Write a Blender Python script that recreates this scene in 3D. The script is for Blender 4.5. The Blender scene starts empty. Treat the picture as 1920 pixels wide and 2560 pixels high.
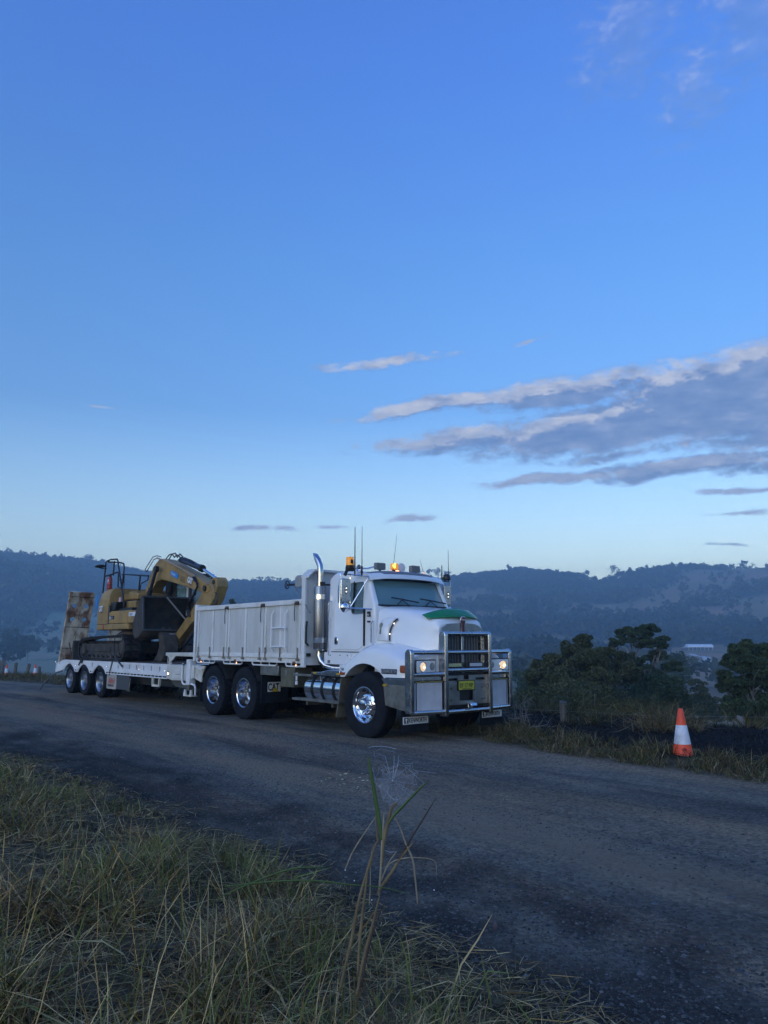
import bpy, bmesh, math, random
import numpy as np
from mathutils import Vector, Matrix, Euler
random.seed(7); rng = np.random.default_rng(11)
SC = bpy.context.scene
COL = SC.collection
R = math.radians
# ------------------------------------------------------------------ camera
CAM_H = 1.56
cd = bpy.data.cameras.new('camera'); cam = bpy.data.objects.new('camera', cd); COL.objects.link(cam)
cam.location = (0, 0, CAM_H); cam.rotation_euler = (R(90 + 9.62), 0, 0)
cd.sensor_fit = 'VERTICAL'; cd.sensor_height = 36.0; cd.sensor_width = 27.0
cd.lens = 36.0 * 1923 / 2560
cd.clip_start = 0.05; cd.clip_end = 12000
SC.camera = cam
# ------------------------------------------------------------------ view
SC.view_settings.view_transform = 'Standard'
SC.view_settings.look = 'None'
SC.view_settings.gamma = 1.0
SC.view_settings.exposure = 0.0
SC.view_settings.use_curve_mapping = False
SC.render.engine = 'CYCLES'
SC.cycles.use_denoising = True
SC.cycles.volume_bounces = 1
SC.cycles.max_bounces = 8
SC.cycles.volume_max_steps = 64
# ------------------------------------------------------------------ node helpers
class NT:
    def __init__(s, tree):
        s.t = tree; s.n = tree.nodes; s.l = tree.links
    def node(s, typ, **kw):
        n = s.n.new(typ)
        for k, v in kw.items():
            if k == 'inp':
                for a, b in v.items(): s.set(n, a, b)
            else: setattr(n, k, v)
        return n
    def set(s, n, a, b):
        if isinstance(b, bpy.types.NodeSocket): s.l.new(b, n.inputs[a])
        else: n.inputs[a].default_value = b
    def m(s, op, a, b=None, c=None, clamp=False):
        n = s.n.new('ShaderNodeMath'); n.operation = op; n.use_clamp = clamp
        for i, v in enumerate((a, b, c)):
            if v is not None: s.set(n, i, v)
        return n.outputs[0]
    def vm(s, op, a, b=None, out=0):
        n = s.n.new('ShaderNodeVectorMath'); n.operation = op
        for i, v in enumerate((a, b)):
            if v is not None: s.set(n, i, v)
        return n.outputs[out]
    def mix(s, f, a, b, mode='MIX'):
        n = s.n.new('ShaderNodeMix'); n.data_type = 'RGBA'; n.blend_type = mode; n.clamp_factor = True
        s.set(n, 0, f); s.set(n, 6, a); s.set(n, 7, b)
        return n.outputs[2]
    def rng(s, v, a, b, c=0.0, d=1.0, smooth=False):
        n = s.n.new('ShaderNodeMapRange'); n.clamp = True
        if smooth: n.interpolation_type = 'SMOOTHSTEP'
        for i, x in enumerate((v, a, b, c, d)): s.set(n, i, x)
        return n.outputs[0]
    def noise(s, vec, scale, detail=4, rough=.55, dist=0.0):
        n = s.n.new('ShaderNodeTexNoise')
        if vec is not None: s.l.new(vec, n.inputs['Vector'])
        n.inputs['Scale'].default_value = scale; n.inputs['Detail'].default_value = detail
        n.inputs['Roughness'].default_value = rough; n.inputs['Distortion'].default_value = dist
        return n.outputs[0]
    def mapping(s, vec, loc=(0,0,0), rot=(0,0,0), scale=(1,1,1)):
        n = s.n.new('ShaderNodeMapping'); s.l.new(vec, n.inputs[0])
        n.inputs[1].default_value = loc; n.inputs[2].default_value = rot; n.inputs[3].default_value = scale
        return n.outputs[0]
# ------------------------------------------------------------------ sky
SUN_EL, SUN_AZ = R(16.0), R(215)          # low dawn sun behind the camera, a little to the left
W = bpy.data.worlds.new('World'); SC.world = W; W.use_nodes = True
w = NT(W.node_tree); w.n.clear()
SKY_STRENGTH = 0.104
W.cycles.sampling_method = 'MANUAL'; W.cycles.sample_map_resolution = 256
sky = w.node('ShaderNodeTexSky', sky_type='NISHITA', sun_disc=False, sun_elevation=SUN_EL, sun_rotation=SUN_AZ,
             altitude=100, air_density=1.3, dust_density=0.6, ozone_density=2.5)
tc = w.node('ShaderNodeTexCoord')
dirv = w.vm('NORMALIZE', tc.outputs['Generated'])
sep = w.node('ShaderNodeSeparateXYZ'); w.l.new(dirv, sep.inputs[0])
az = w.m('MULTIPLY', w.m('ARCTAN2', sep.outputs[0], sep.outputs[1]), 57.2958)
el = w.m('MULTIPLY', w.m('ARCSINE', sep.outputs[2]), 57.2958)
comb = w.node('ShaderNodeCombineXYZ'); w.l.new(az, comb.inputs[0]); w.l.new(el, comb.inputs[1])
def cloud_group():
    g = bpy.data.node_groups.new('cloud_density', 'ShaderNodeTree')
    g.interface.new_socket('P', in_out='INPUT', socket_type='NodeSocketVector')
    g.interface.new_socket('D', in_out='OUTPUT', socket_type='NodeSocketFloat')
    q = NT(g); gi = q.node('NodeGroupInput'); go = q.node('NodeGroupOutput')
    P = gi.outputs[0]
    # az, el, half-length, half-height, tilt (degrees), amount
    E = [(4.0, 17.4, 8.5, .80, 7, .95), (13.5, 18.1, 9.5, 1.4, 5, 1.0), (27, 17.6, 12, 2.3, 3, 1.35), (5.5, 14.9, 9.0, .9, 5, .80),
         (17, 15.3, 12.5, 2.2, 5, 1.30), (30, 15.4, 12.5, 2.9, 2, 1.3), (13.5, 12.0, 7.5, .5, 4, .85), (22, 12.1, 9.5, .85, 2, 1.0), (31, 11.9, 9, 1.1, 0, 1.1), (17, 13.3, 6, .5, 3, .55),
         (0.3, 20.6, 6.0, .48, 5, .55), (10.4, 21.7, 2.4, .26, 6, .42), (26.5, 10.1, 4.5, .28, 0, .7), (25.1, 8.7, 2.6, .22, 0, .5), (24.2, 6.6, 1.8, .16, 0, .5),
         (-9.7, 8.4, 2.1, .34, 2, .6), (-7.0, 8.35, 1.2, .3, 0, .5), (-4.0, 8.7, 1.3, .25, 3, .5), (1.6, 9.15, 2.6, .27, 3, .6), (-21, 16.3, 2.0, .22, 0, .35),
         (20, 39.5, 6.0, 3.8, 20, .62), (29.0, 39.3, 5.0, 4.8, 60, .62), (24.5, 36.0, 5.0, 2.8, 40, .46)]
    warp = q.node('ShaderNodeTexNoise', noise_dimensions='3D')
    wl = q.mapping(P, scale=(.16, .34, 1)); q.l.new(wl, warp.inputs['Vector'])
    warp.inputs['Scale'].default_value = 1.0; warp.inputs['Detail'].default_value = 5
    wv = q.vm('MULTIPLY', q.vm('SUBTRACT', warp.outputs[1], (.5, .5, .5)), (4.5, 1.5, 0))
    PW = q.vm('ADD', P, wv)
    tot = None
    for (a, e, L, H, t, amt) in E:
        v = q.mapping(PW, loc=(-a, -e, 0))
        v = q.mapping(v, rot=(0, 0, R(-t)))
        v = q.vm('MULTIPLY', v, (1 / L, 1 / H, 0))
        d = q.vm('LENGTH', v, out=1)
        k = q.m('MULTIPLY', q.m('SUBTRACT', 1.0, d), amt * 1.0)
        k = q.m('MAXIMUM', k, -1.0)
        tot = k if tot is None else q.m('SMOOTH_MAX', tot, k, .18)
    f1 = q.noise(q.mapping(P, scale=(.30, .62, 1)), 1.0, 9, .62, .3)
    f2 = q.noise(q.mapping(P, scale=(1.1, 2.0, 1)), 1.0, 6, .65, .2)
    f = q.m('ADD', q.m('MULTIPLY', q.m('SUBTRACT', f1, .5), 2.5), q.m('MULTIPLY', q.m('SUBTRACT', f2, .5), 1.7))
    dd = q.m('ADD', q.m('MULTIPLY', tot, 2.1), f)
    # the high cirrus stays thin
    se = q.node('ShaderNodeSeparateXYZ'); q.l.new(P, se.inputs[0])
    hi = q.rng(se.outputs[1], 30, 33, 1.0, 0.36)
    o = q.rng(dd, -.10, 1.05, 0, 1, True)
    gate = q.rng(tot, -.18, .14, 0, 1, True)
    o = q.m('MULTIPLY', q.m('MULTIPLY', o, hi), gate)
    q.l.new(o, go.inputs[0])
    return g
CG = cloud_group()
def cg(vec):
    n = w.node('ShaderNodeGroup', node_tree=CG); w.l.new(vec, n.inputs[0]); return n.outputs[0]
d0 = cg(comb.outputs[0]); d1 = cg(w.vm('ADD', comb.outputs[0], (-.55, .75, 0)))
ln = w.noise(w.mapping(comb.outputs[0], scale=(.35, .9, 1)), 1.0, 6, .6)
lit = w.rng(w.m('SUBTRACT', d0, d1), -.02, .42, 0, 1, True)
lit = w.m('ADD', w.m('MULTIPLY', lit, w.rng(ln, .34, .62, .25, 1.0)), w.rng(ln, .56, .74, 0, .35))
lit = w.m('MULTIPLY', lit, w.rng(el, 12.0, 17.0, .5, 1.0), clamp=True)
# the phone's blue white balance for a shaded dawn: a gain on the sky, stronger where it is deep blue
ramp = w.node('ShaderNodeValToRGB'); w.l.new(w.m('DIVIDE', el, 60.0), ramp.inputs[0])
while len(ramp.color_ramp.elements) < 4: ramp.color_ramp.elements.new(.5)
for e_, (p_, c_) in zip(ramp.color_ramp.elements, [(.10, (.255, .250, .262)), (.28, (.106, .150, .2175)), (.45, (.097, .159, .250)), (.68, (.092, .157, .315))]):
    e_.position = p_; e_.color = (*c_, 1)
tint = w.mix(1.0, sky.outputs[0], w.vm('MULTIPLY', ramp.outputs[0], (10, 10, 10)), 'MULTIPLY')
grey = w.rng(el, 9, 11.5, 0, 1)
shade_c = w.mix(grey, (3.0, 4.1, 6.6, 1), w.mix(w.rng(ln, .38, .62), (1.50, 2.45, 4.9, 1), (2.5, 3.4, 5.8, 1)))
lit_c = (6.3, 6.5, 7.4, 1)
cl = w.mix(lit, shade_c, lit_c)
skyc = w.mix(w.m('MULTIPLY', d0, .92), tint, cl)
bg = w.node('ShaderNodeBackground'); w.l.new(skyc, bg.inputs[0]); bg.inputs[1].default_value = SKY_STRENGTH
wo = w.node('ShaderNodeOutputWorld'); w.l.new(bg.outputs[0], wo.inputs[0])
# ------------------------------------------------------------------ sun, veiled by the hills
sl = bpy.data.lights.new('sun', 'SUN'); so = bpy.data.objects.new('sun', sl); COL.objects.link(so)
sl.energy = 0.58; sl.angle = R(50); sl.color = (.84, .92, 1.0)
SUN_DIR = Vector((math.sin(SUN_AZ) * math.cos(R(30)), math.cos(SUN_AZ) * math.cos(R(30)), math.sin(R(30))))
so.rotation_euler = SUN_DIR.to_track_quat('Z', 'Y').to_euler()
so.location = (0, -20, 30)
# ------------------------------------------------------------------ materials
MATS = {}
def M(name, col, rough=.6, metal=0.0, col2=None, scale=3.0, stretch=(1,1,1), lo=.4, hi=.65, bump=0.0, bscale=40, emit=None, spec=.5, alpha=None, trans=0, coat=0, layers=(), rvar=0):
    """principled material; col2 is mixed in by noise; layers = extra (colour, scale, stretch, lo, hi)"""
    if name in MATS: return MATS[name]
    m = bpy.data.materials.new(name); m.use_nodes = True
    q = NT(m.node_tree); b = q.n['Principled BSDF']
    b.inputs['Roughness'].default_value = rough; b.inputs['Metallic'].default_value = metal
    b.inputs['Specular IOR Level'].default_value = spec
    b.inputs['Coat Weight'].default_value = coat; b.inputs['Coat Roughness'].default_value = .08
    if trans: b.inputs['Transmission Weight'].default_value = trans
    if alpha is not None: b.inputs['Alpha'].default_value = alpha
    tcn = q.node('ShaderNodeTexCoord').outputs['Object']
    c = (*col, 1)
    sock = None
    for (c2, sc, st, l, h) in ([(col2, scale, stretch, lo, hi)] if col2 else []) + list(layers):
        v = q.mapping(tcn, scale=st)
        f = q.rng(q.noise(v, sc, 6, .6), l, h, 0, 1)
        sock = q.mix(f, sock if sock is not None else c, (*c2, 1))
    if sock is not None: q.l.new(sock, b.inputs['Base Color'])
    else: b.inputs['Base Color'].default_value = c
    if rvar:
        q.l.new(q.rng(q.noise(tcn, scale * 2.3, 5), .3, .7, max(0, rough - rvar), min(1, rough + rvar)), b.inputs['Roughness'])
    if bump:
        bn = q.node('ShaderNodeBump'); bn.inputs['Strength'].default_value = bump; bn.inputs['Distance'].default_value = .02
        q.l.new(q.noise(tcn, bscale, 4), bn.inputs['Height']); q.l.new(bn.outputs[0], b.inputs['Normal'])
    if emit:
        b.inputs['Emission Color'].default_value = (*emit[0], 1); b.inputs['Emission Strength'].default_value = emit[1]
    MATS[name] = m
    return m
# ------------------------------------------------------------------ mesh builder
class MB:
    def __init__(s): s.v = []; s.f = []
    def add(s, vs, fs):
        o = len(s.v); s.v += [tuple(p) for p in vs]; s.f += [tuple(o + i for i in f) for f in fs]; return s
    def box(s, x0, x1, y0, y1, z0, z1):
        if x0 > x1: x0, x1 = x1, x0
        if y0 > y1: y0, y1 = y1, y0
        if z0 > z1: z0, z1 = z1, z0
        return s.add([(x0,y0,z0),(x1,y0,z0),(x1,y1,z0),(x0,y1,z0),(x0,y0,z1),(x1,y0,z1),(x1,y1,z1),(x0,y1,z1)],
                     [(0,3,2,1),(4,5,6,7),(0,1,5,4),(1,2,6,5),(2,3,7,6),(3,0,4,7)])
    def prism(s, poly, a0, a1, axis='y'):
        """poly: 2-D outline (counter-clockwise), swept from a0 to a1 along axis. y: poly=(x,z); x: poly=(y,z); z: poly=(x,y)"""
        n = len(poly)
        def P(p, a): return {'y': (p[0], a, p[1]), 'x': (a, p[0], p[1]), 'z': (p[0], p[1], a)}[axis]
        vs = [P(p, a0) for p in poly] + [P(p, a1) for p in poly]
        fs = [tuple(range(n)), tuple(range(2 * n - 1, n - 1, -1))] + [(i, i + n, (i + 1) % n + n, (i + 1) % n) for i in range(n)]
        return s.add(vs, fs)
    def ring(s, c, t, r, n, up=None, rz=None):
        t = Vector(t).normalized(); u = Vector(up) if up else (Vector((0,0,1)) if abs(t.z) < .9 else Vector((1,0,0)))
        a = t.cross(u).normalized(); b = a.cross(t).normalized(); rz = rz or r
        return [tuple(Vector(c) + a * math.cos(6.28318 * k / n) * r + b * math.sin(6.28318 * k / n) * rz) for k in range(n)]
    def tube(s, pts, r, n=8, caps=True, closed=False, rz=None):
        pts = [Vector(p) for p in pts]; N = len(pts); rr = r if isinstance(r, (list, tuple)) else [r] * N
        vs = []
        for i, p in enumerate(pts):
            if closed: t = pts[(i + 1) % N] - pts[i - 1]
            else: t = pts[min(i + 1, N - 1)] - pts[max(i - 1, 0)]
            vs += s.ring(p, t, rr[i], n, rz=rz)
        fs = []
        for i in range(N if closed else N - 1):
            j = (i + 1) % N
            for k in range(n):
                a, b = i * n + k, i * n + (k + 1) % n; c, d = j * n + (k + 1) % n, j * n + k
                fs.append((a, b, c, d))
        if caps and not closed: fs += [tuple(range(n - 1, -1, -1)), tuple(range((N - 1) * n, N * n))]
        return s.add(vs, fs)
    def cyl(s, p0, p1, r, n=16, r2=None): return s.tube([p0, p1], [r, r if r2 is None else r2], n)
    def lathe(s, prof, c=(0,0,0), axis='y', n=32, closed=False):
        """prof: list of (radius, along-axis)"""
        vs = []; N = len(prof)
        for (r, a) in prof:
            for k in range(n):
                t = 6.283185 * k / n; x, z = r * math.cos(t), r * math.sin(t)
                p = {'y': (x, a, z), 'x': (a, x, z), 'z': (x, z, a)}[axis]
                vs.append((c[0] + p[0], c[1] + p[1], c[2] + p[2]))
        fs = []
        for i in range(N if closed else N - 1):
            j = (i + 1) % N
            for k in range(n): fs.append((i * n + k, j * n + k, j * n + (k + 1) % n, i * n + (k + 1) % n))
        return s.add(vs, fs)
    def grid(s, rows, close=False, flip=False):
        """rows: equal-length lists of points"""
        n = len(rows[0]); vs = [p for r in rows for p in r]; fs = []
        for i in range(len(rows) - 1):
            for k in range(n if close else n - 1):
                a, b, c, d = i * n + k, i * n + (k + 1) % n, (i + 1) * n + (k + 1) % n, (i + 1) * n + k
                fs.append((d, c, b, a) if flip else (a, b, c, d))
        return s.add(vs, fs)
    def bar(s, p0, p1, w, h):
        """square bar between two points: w across, h in height"""
        p0, p1 = Vector(p0), Vector(p1); t = (p1 - p0).normalized(); u = Vector((0,0,1)) if abs(t.z) < .9 else Vector((1,0,0))
        a = t.cross(u).normalized() * w / 2; b = a.cross(t).normalized() * h / 2
        vs = [tuple(p + i * a + j * b) for p in (p0, p1) for i, j in ((-1,-1),(1,-1),(1,1),(-1,1))]
        return s.add(vs, [(0,1,2,3),(7,6,5,4),(0,4,5,1),(1,5,6,2),(2,6,7,3),(3,7,4,0)])
    def mesh(s, name, mat, smooth=40, recalc=True):
        me = bpy.data.meshes.new(name); me.from_pydata(s.v, [], s.f)
        if recalc:
            bm = bmesh.new(); bm.from_mesh(me); bmesh.ops.recalc_face_normals(bm, faces=bm.faces); bm.to_mesh(me); bm.free()
        if mat: me.materials.append(mat)
        if smooth:
            me.polygons.foreach_set('use_smooth', [True] * len(me.polygons)); me.set_sharp_from_angle(angle=R(smooth))
        me.update(); return me
    def build(s, name, mat, parent=None, bevel=0, smooth=40, seg=2, label=None):
        return link(name, s.mesh(name, mat, smooth), parent, bevel, seg, label)
def link(name, me, parent=None, bevel=0, seg=2, label=None):
    o = bpy.data.objects.new(name, me); COL.objects.link(o)
    if parent is not None: o.parent = parent
    if bevel:
        b = o.modifiers.new('bevel', 'BEVEL'); b.width = bevel; b.segments = seg; b.limit_method = 'ANGLE'; b.angle_limit = R(35)
    if label: o['label'] = label
    return o
def tag(o, label=None, cat=None, group=None, kind=None):
    if label: o['label'] = label
    if cat: o['category'] = cat
    if group: o['group'] = group
    if kind: o['kind'] = kind
    return o
def thing(name, label, cat, loc=(0,0,0), rz=0, group=None):
    o = bpy.data.objects.new(name, None); COL.objects.link(o); o.empty_display_size = .3
    o.location = loc; o.rotation_euler = (0, 0, rz); return tag(o, label, cat, group)
def copy_tree(o, parent=None, **kw):
    c = o.copy(); COL.objects.link(c)
    if parent is not None: c.parent = parent
    for ch in [k for k in bpy.data.objects if k.parent == o]: copy_tree(ch, c)
    return c
def cut(o, cutters):
    """cut holes: cutters are MBs, removed afterwards"""
    tmp = []
    for c in cutters:
        k = bpy.data.objects.new('cutter', c.mesh('cutter', None, 0)); COL.objects.link(k); tmp.append(k)
        k.parent = o.parent
        b = o.modifiers.new('cut', 'BOOLEAN'); b.operation = 'DIFFERENCE'; b.object = k; b.solver = 'EXACT'
    bpy.context.view_layer.update()
    dg = bpy.context.evaluated_depsgraph_get()
    me = bpy.data.meshes.new_from_object(o.evaluated_get(dg))
    old = o.data; o.modifiers.clear(); me.name = old.name; o.data = me
    for k in tmp: bpy.data.objects.remove(k)
    return o
def text(name, body, size, mat, parent, loc, rot, depth=.002, align='LEFT', sx=1.0, bold=0.0):
    c = bpy.data.curves.new(name, 'FONT'); c.body = body; c.size = size; c.extrude = depth; c.align_x = align; c.align_y = 'BOTTOM_BASELINE'
    c.offset = bold; c.materials.append(mat); c.resolution_u = 3
    t = bpy.data.objects.new('tmp', c); COL.objects.link(t); dg = bpy.context.evaluated_depsgraph_get()
    me = bpy.data.meshes.new_from_object(t.evaluated_get(dg)); bpy.data.objects.remove(t); me.name = name
    o = bpy.data.objects.new(name, me); COL.objects.link(o); o.parent = parent; o.location = loc; o.rotation_euler = rot; o.scale = (sx, 1, 1)
    return o
def arc(cx, cz, r, a0, a1, n): return [(cx + r * math.cos(R(a0 + (a1 - a0) * i / n)), cz + r * math.sin(R(a0 + (a1 - a0) * i / n))) for i in range(n + 1)]
def lerp(a, b, t): return a + (b - a) * t
def interp(x, xs, ys): return float(np.interp(x, xs, ys))
# the frame of the truck: x forward along it, y away from the camera across it
TH = R(39.8); P0 = np.array([-.12, 12.9]); FW = np.array([math.sin(TH), -math.cos(TH)]); RT = np.array([FW[1], -FW[0]])
RZ = math.atan2(FW[1], FW[0])
def uv2w(u, v, z=0): q = P0 + FW * u + RT * v; return (float(q[0]), float(q[1]), z)   # v: towards the camera
def w2uv(x, y): return ((x - P0[0]) * FW[0] + (y - P0[1]) * FW[1], (x - P0[0]) * RT[0] + (y - P0[1]) * RT[1])
# ------------------------------------------------------------------ value noise in numpy
def vnoise(x, y, seed=0, octaves=4, gain=.5):
    x = np.asarray(x, float); y = np.asarray(y, float); out = np.zeros(np.broadcast(x, y).shape); amp = 1; tot = 0
    for o in range(octaves):
        k = np.random.default_rng(seed + 17 * o).random((256, 256))
        xi = np.floor(x).astype(int); yi = np.floor(y).astype(int); fx = x - xi; fy = y - yi
        fx = fx * fx * (3 - 2 * fx); fy = fy * fy * (3 - 2 * fy)
        g = lambda a, b: k[a & 255, b & 255]
        out = out + amp * ((g(xi, yi) * (1 - fx) + g(xi + 1, yi) * fx) * (1 - fy) + (g(xi, yi + 1) * (1 - fx) + g(xi + 1, yi + 1) * fx) * fy)
        tot += amp; amp *= gain; x = x * 2.03 + 11.3; y = y * 2.03 + 5.7
    return out / tot
def sstep(x, a, b): t = np.clip((x - a) / (b - a), 0, 1); return t * t * (3 - 2 * t)
# ------------------------------------------------------------------ the lie of the land
RIDGE_AZ = [-180, -120, -60, -40, -26.7, -25.2, -23.4, -21.4, -18.2, -11.7, -7.7, 1.2, 4.5, 5.9, 10, 14.6, 15.7, 17.3, 21.1, 26.6, 40, 70, 120, 180]
RIDGE_EL = [2.5, 3, 5.5, 6.4, 5.75, 5.5, 5.42, 5.2, 4.65, 4.0, 4.05, 4.0, 4.3, 4.6, 5.0, 4.4, 4.1, 4.5, 4.95, 4.85, 4.2, 3.5, 3, 2.5]
def near_edge(u): return np.interp(u, [-30, -3.4, 1.3, 4.5, 6.1, 7.6, 9, 30], [4.9, 4.85, 4.6, 4.72, 4.8, 5.0, 5.7, 7.5])
def far_edge(u): return np.interp(u, [-40, -20, -3, .8, 3.7, 5.8, 30], [-2.2, -1.9, -1.5, -1.35, -.85, -.85, -.85])
def height(x, y):
    x = np.asarray(x, float); y = np.asarray(y, float)
    u, v = w2uv(x, y); r = np.hypot(x, y); azd = np.degrees(np.arctan2(x, y))
    base = np.interp(u, [-120, -42, -17, 60], [-2.6, -.5, 0, 0])
    nb = v - near_edge(u)
    bank = base + .30 * sstep(nb, 0, 2.2) + .35 * sstep(nb, 2.5, 12) + (vnoise(x * 2.2, y * 2.2, 3, 3) - .5) * .16 * sstep(nb, 0, .6)
    road = base + (vnoise(u * .25, v * 1.1, 5, 2) - .5) * .03
    fb = far_edge(u) - v
    mound = .02 * sstep(fb, .1, .6) + .12 * sstep(fb, 1.6, 3.2) * sstep(u, -3, 3)
    farv = base + mound + (vnoise(x * 2.5, y * 2.5, 9, 3) - .5) * .14 * sstep(fb, 0, .5)
    crest = fb - 4.2
    ground = np.where(nb > 0, bank, np.where(fb > 0, farv, road))
    drop = np.where(crest > 0, -.34 * np.clip(crest, 0, 3) - .24 * np.clip(crest - 3, 0, 200), 0)
    near = ground + drop
    ridge = np.interp(azd, RIDGE_AZ, RIDGE_EL)
    zr = np.tan(np.radians(ridge)) * 1400
    R0 = [0, 40, 80, 150, 300, 450, 620, 850, 1100, 1400, 1700, 2600, 6000]
    prof = [-3, -6.5, -10.5, -15, -14, -9, -5, .13, .52, 1.0, .75, .35, .2]
    low = np.interp(r, R0[:7], prof[:7])
    hi = np.interp(r, [620, 850, 1100, 1330, 1400, 1470, 1750, 2600, 6000], [0, .22, .62, .96, 1, .98, .8, .4, .2])
    rough = (vnoise(x / 160, y / 160, 21, 5) - .5) * 46 * sstep(r, 620, 950) * (1 - .8 * sstep(r, 1180, 1380)) + (vnoise(x / 45, y / 45, 23, 3) - .5) * 4 * sstep(r, 60, 300)
    far = low + (zr + 5) * hi * sstep(r, 560, 640) + rough
    k = np.where(v < 0, sstep(crest, 8, 34), sstep(r, 60, 220))
    fz = np.where(v < 0, far, far + 8 * (1 - sstep(r, 60, 600)))
    return near * (1 - k) + fz * k
def hz(x, y): return float(height(np.array([x]), np.array([y]))[0])
def forest(x, y):
    """1 where the hill is wooded, 0 on cleared paddock"""
    r = np.hypot(x, y); azd = np.degrees(np.arctan2(x, y))
    n = vnoise(x / 130, y / 130, 41, 4, .55)
    clear = sstep(n, .495, .55)                                   # cleared patches
    dens = 1 - clear * (1 - .55 * sstep(azd, 4, -4))
    left = sstep(azd, -12, -18)
    lim = np.interp(azd, [-27.5, -25.5, -23, -20, -14], [640, 690, 850, 900, 700]) + (n - .5) * 160
    paddock_left = left * (1 - sstep(r, lim - 25, lim + 25))
    dens = dens * (1 - .97 * paddock_left)
    dens = np.maximum(dens, left * sstep(r, lim, lim + 40))           # the left hill is wooded throughout
    dens = dens * sstep(r, 230, 330)
    # the ridge clearing far right, the mown slope by the house
    dens = np.where((azd > 22.5) & (azd < 30) & (r > 1210) & (r < 1330), .05, dens)
    dens = np.where((azd > 15) & (azd < 30) & (r > 300) & (r < 640), dens * .12, dens)
    dens = np.where((azd > 20.9) & (azd < 23.6) & (r > 300) & (r < 655), 0, dens)
    return np.clip(dens, 0, 1)
# ------------------------------------------------------------------ ground sheet
def numpy_mesh(name, V, Fq, mat, attrs=None, smooth=True):
    """V (n,3); Fq (m,k) faces of equal size k"""
    me = bpy.data.meshes.new(name); V = np.asarray(V, np.float32); Fq = np.asarray(Fq, np.int32)
    me.vertices.add(len(V)); me.vertices.foreach_set('co', V.ravel())
    k = Fq.shape[1]; me.loops.add(Fq.size); me.loops.foreach_set('vertex_index', Fq.ravel())
    me.polygons.add(len(Fq)); me.polygons.foreach_set('loop_start', np.arange(0, Fq.size, k, dtype=np.int32))
    if smooth: me.polygons.foreach_set('use_smooth', np.ones(len(Fq), bool))
    for an, av in (attrs or {}).items():
        a = me.attributes.new(an, 'FLOAT_COLOR', 'POINT'); c = np.ones((len(V), 4), np.float32); c[:, :np.shape(av)[1]] = av; a.data.foreach_set('color', c.ravel())
    me.materials.append(mat); me.update(calc_edges=True); me.validate(); return me
rs = np.concatenate([[0.0], np.geomspace(.6, 60, 230), np.geomspace(61, 1700, 180), np.geomspace(1750, 6000, 14)])
azs = np.concatenate([np.linspace(-34, 34, 400), np.linspace(35, 325, 120)])
A, RR = np.meshgrid(np.radians(azs), rs[1:])
X = RR * np.sin(A); Y = RR * np.cos(A); Z = height(X, Y)
u_, v_ = w2uv(X, Y); nb_ = v_ - near_edge(u_); fb_ = far_edge(u_) - v_
e1 = (vnoise(X * 1.3, Y * 1.3, 31, 4) - .5) * 1.3
kr = (1 - sstep(nb_ + e1 * .6, -.25, .25)) * (1 - sstep(fb_ + e1 * .35, -.15, .2))              # gravel
kr = kr * (1 - sstep(-u_, 60, 75))
burn = sstep(fb_ + e1 * .5, .75, 1.15) * (1 - sstep(fb_, 6.5, 9)) * sstep(u_ + e1, -1.6, .3)
nbk = sstep(nb_ + e1 * .9, -1.15, -.45) * (1 - sstep(nb_ + e1 * .5, .15, .6)) * np.clip((vnoise(X * 2.6, Y * 2.6, 37, 4) - .24) * 2.4, .22, .74); tan_ = np.exp(-((nb_ + 1.75 + e1 * .35) / .42) ** 2) * np.clip((vnoise(X * .7, Y * .7, 39, 3) - .25) * 3, 0, 1); burn = np.maximum(burn, nbk)
fo = forest(X, Y)
colr = np.stack([kr, burn, fo, tan_], -1).reshape(-1, 4)
na = len(azs); nr = len(rs) - 1
V = np.concatenate([np.stack([X, Y, Z], -1).reshape(-1, 3), [[0, 0, hz(0, 0)]]])
ii, jj = np.meshgrid(np.arange(nr - 1), np.arange(na), indexing='ij'); j2 = (jj + 1) % na
Fq = np.stack([ii * na + jj, ii * na + j2, (ii + 1) * na + j2, (ii + 1) * na + jj], -1).reshape(-1, 4)[:, ::-1]
colr = np.concatenate([colr, [[0, 0, 0, 0]]])
gm = bpy.data.materials.new('ground'); gm.use_nodes = True; q = NT(gm.node_tree); b = q.n['Principled BSDF']
b.inputs['Roughness'].default_value = .95; b.inputs['Specular IOR Level'].default_value = .15
at = q.node('ShaderNodeAttribute', attribute_name='zone'); sp = q.node('ShaderNodeSeparateXYZ'); q.l.new(at.outputs['Vector'], sp.inputs[0])
pos = q.node('ShaderNodeNewGeometry').outputs['Position']
# road: fine gravel, darker loose windrows and paler dusty wheel tracks that run along it
rot = q.mapping(q.mapping(pos, rot=(0, 0, -RZ)), loc=(0, 0, 0))
band = q.noise(q.mapping(rot, scale=(.16, 1.15, 1)), 1.0, 5, .62, .5)
pa = q.rng(band, .38, .58, 0, 1)
fine = q.noise(pos, 38, 5, .75)
vor = q.node('ShaderNodeTexVoronoi', feature='F1'); q.l.new(pos, vor.inputs['Vector']); vor.inputs['Scale'].default_value = 34
grain = q.rng(vor.outputs['Color'], .0, 1.0, .55, 1.55)
rc = q.mix(pa, (.060, .054, .047, 1), (.155, .136, .108, 1))
rc = q.mix(q.rng(q.noise(pos, 2.2, 6, .65), .44, .66, 0, .65), rc, (.075, .070, .064, 1))
rc = q.mix(q.rng(q.noise(q.mapping(rot, scale=(.5, 2.2, 1), loc=(9, 2, 0)), 1, 5, .65), .52, .66, 0, .75), rc, (.21, .165, .115, 1))
rc = q.mix(q.rng(q.noise(q.mapping(rot, scale=(.1, .8, 1), loc=(3, 7, 0)), 1, 4), .46, .62, 0, .8), rc, (.23, .165, .105, 1))
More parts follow.
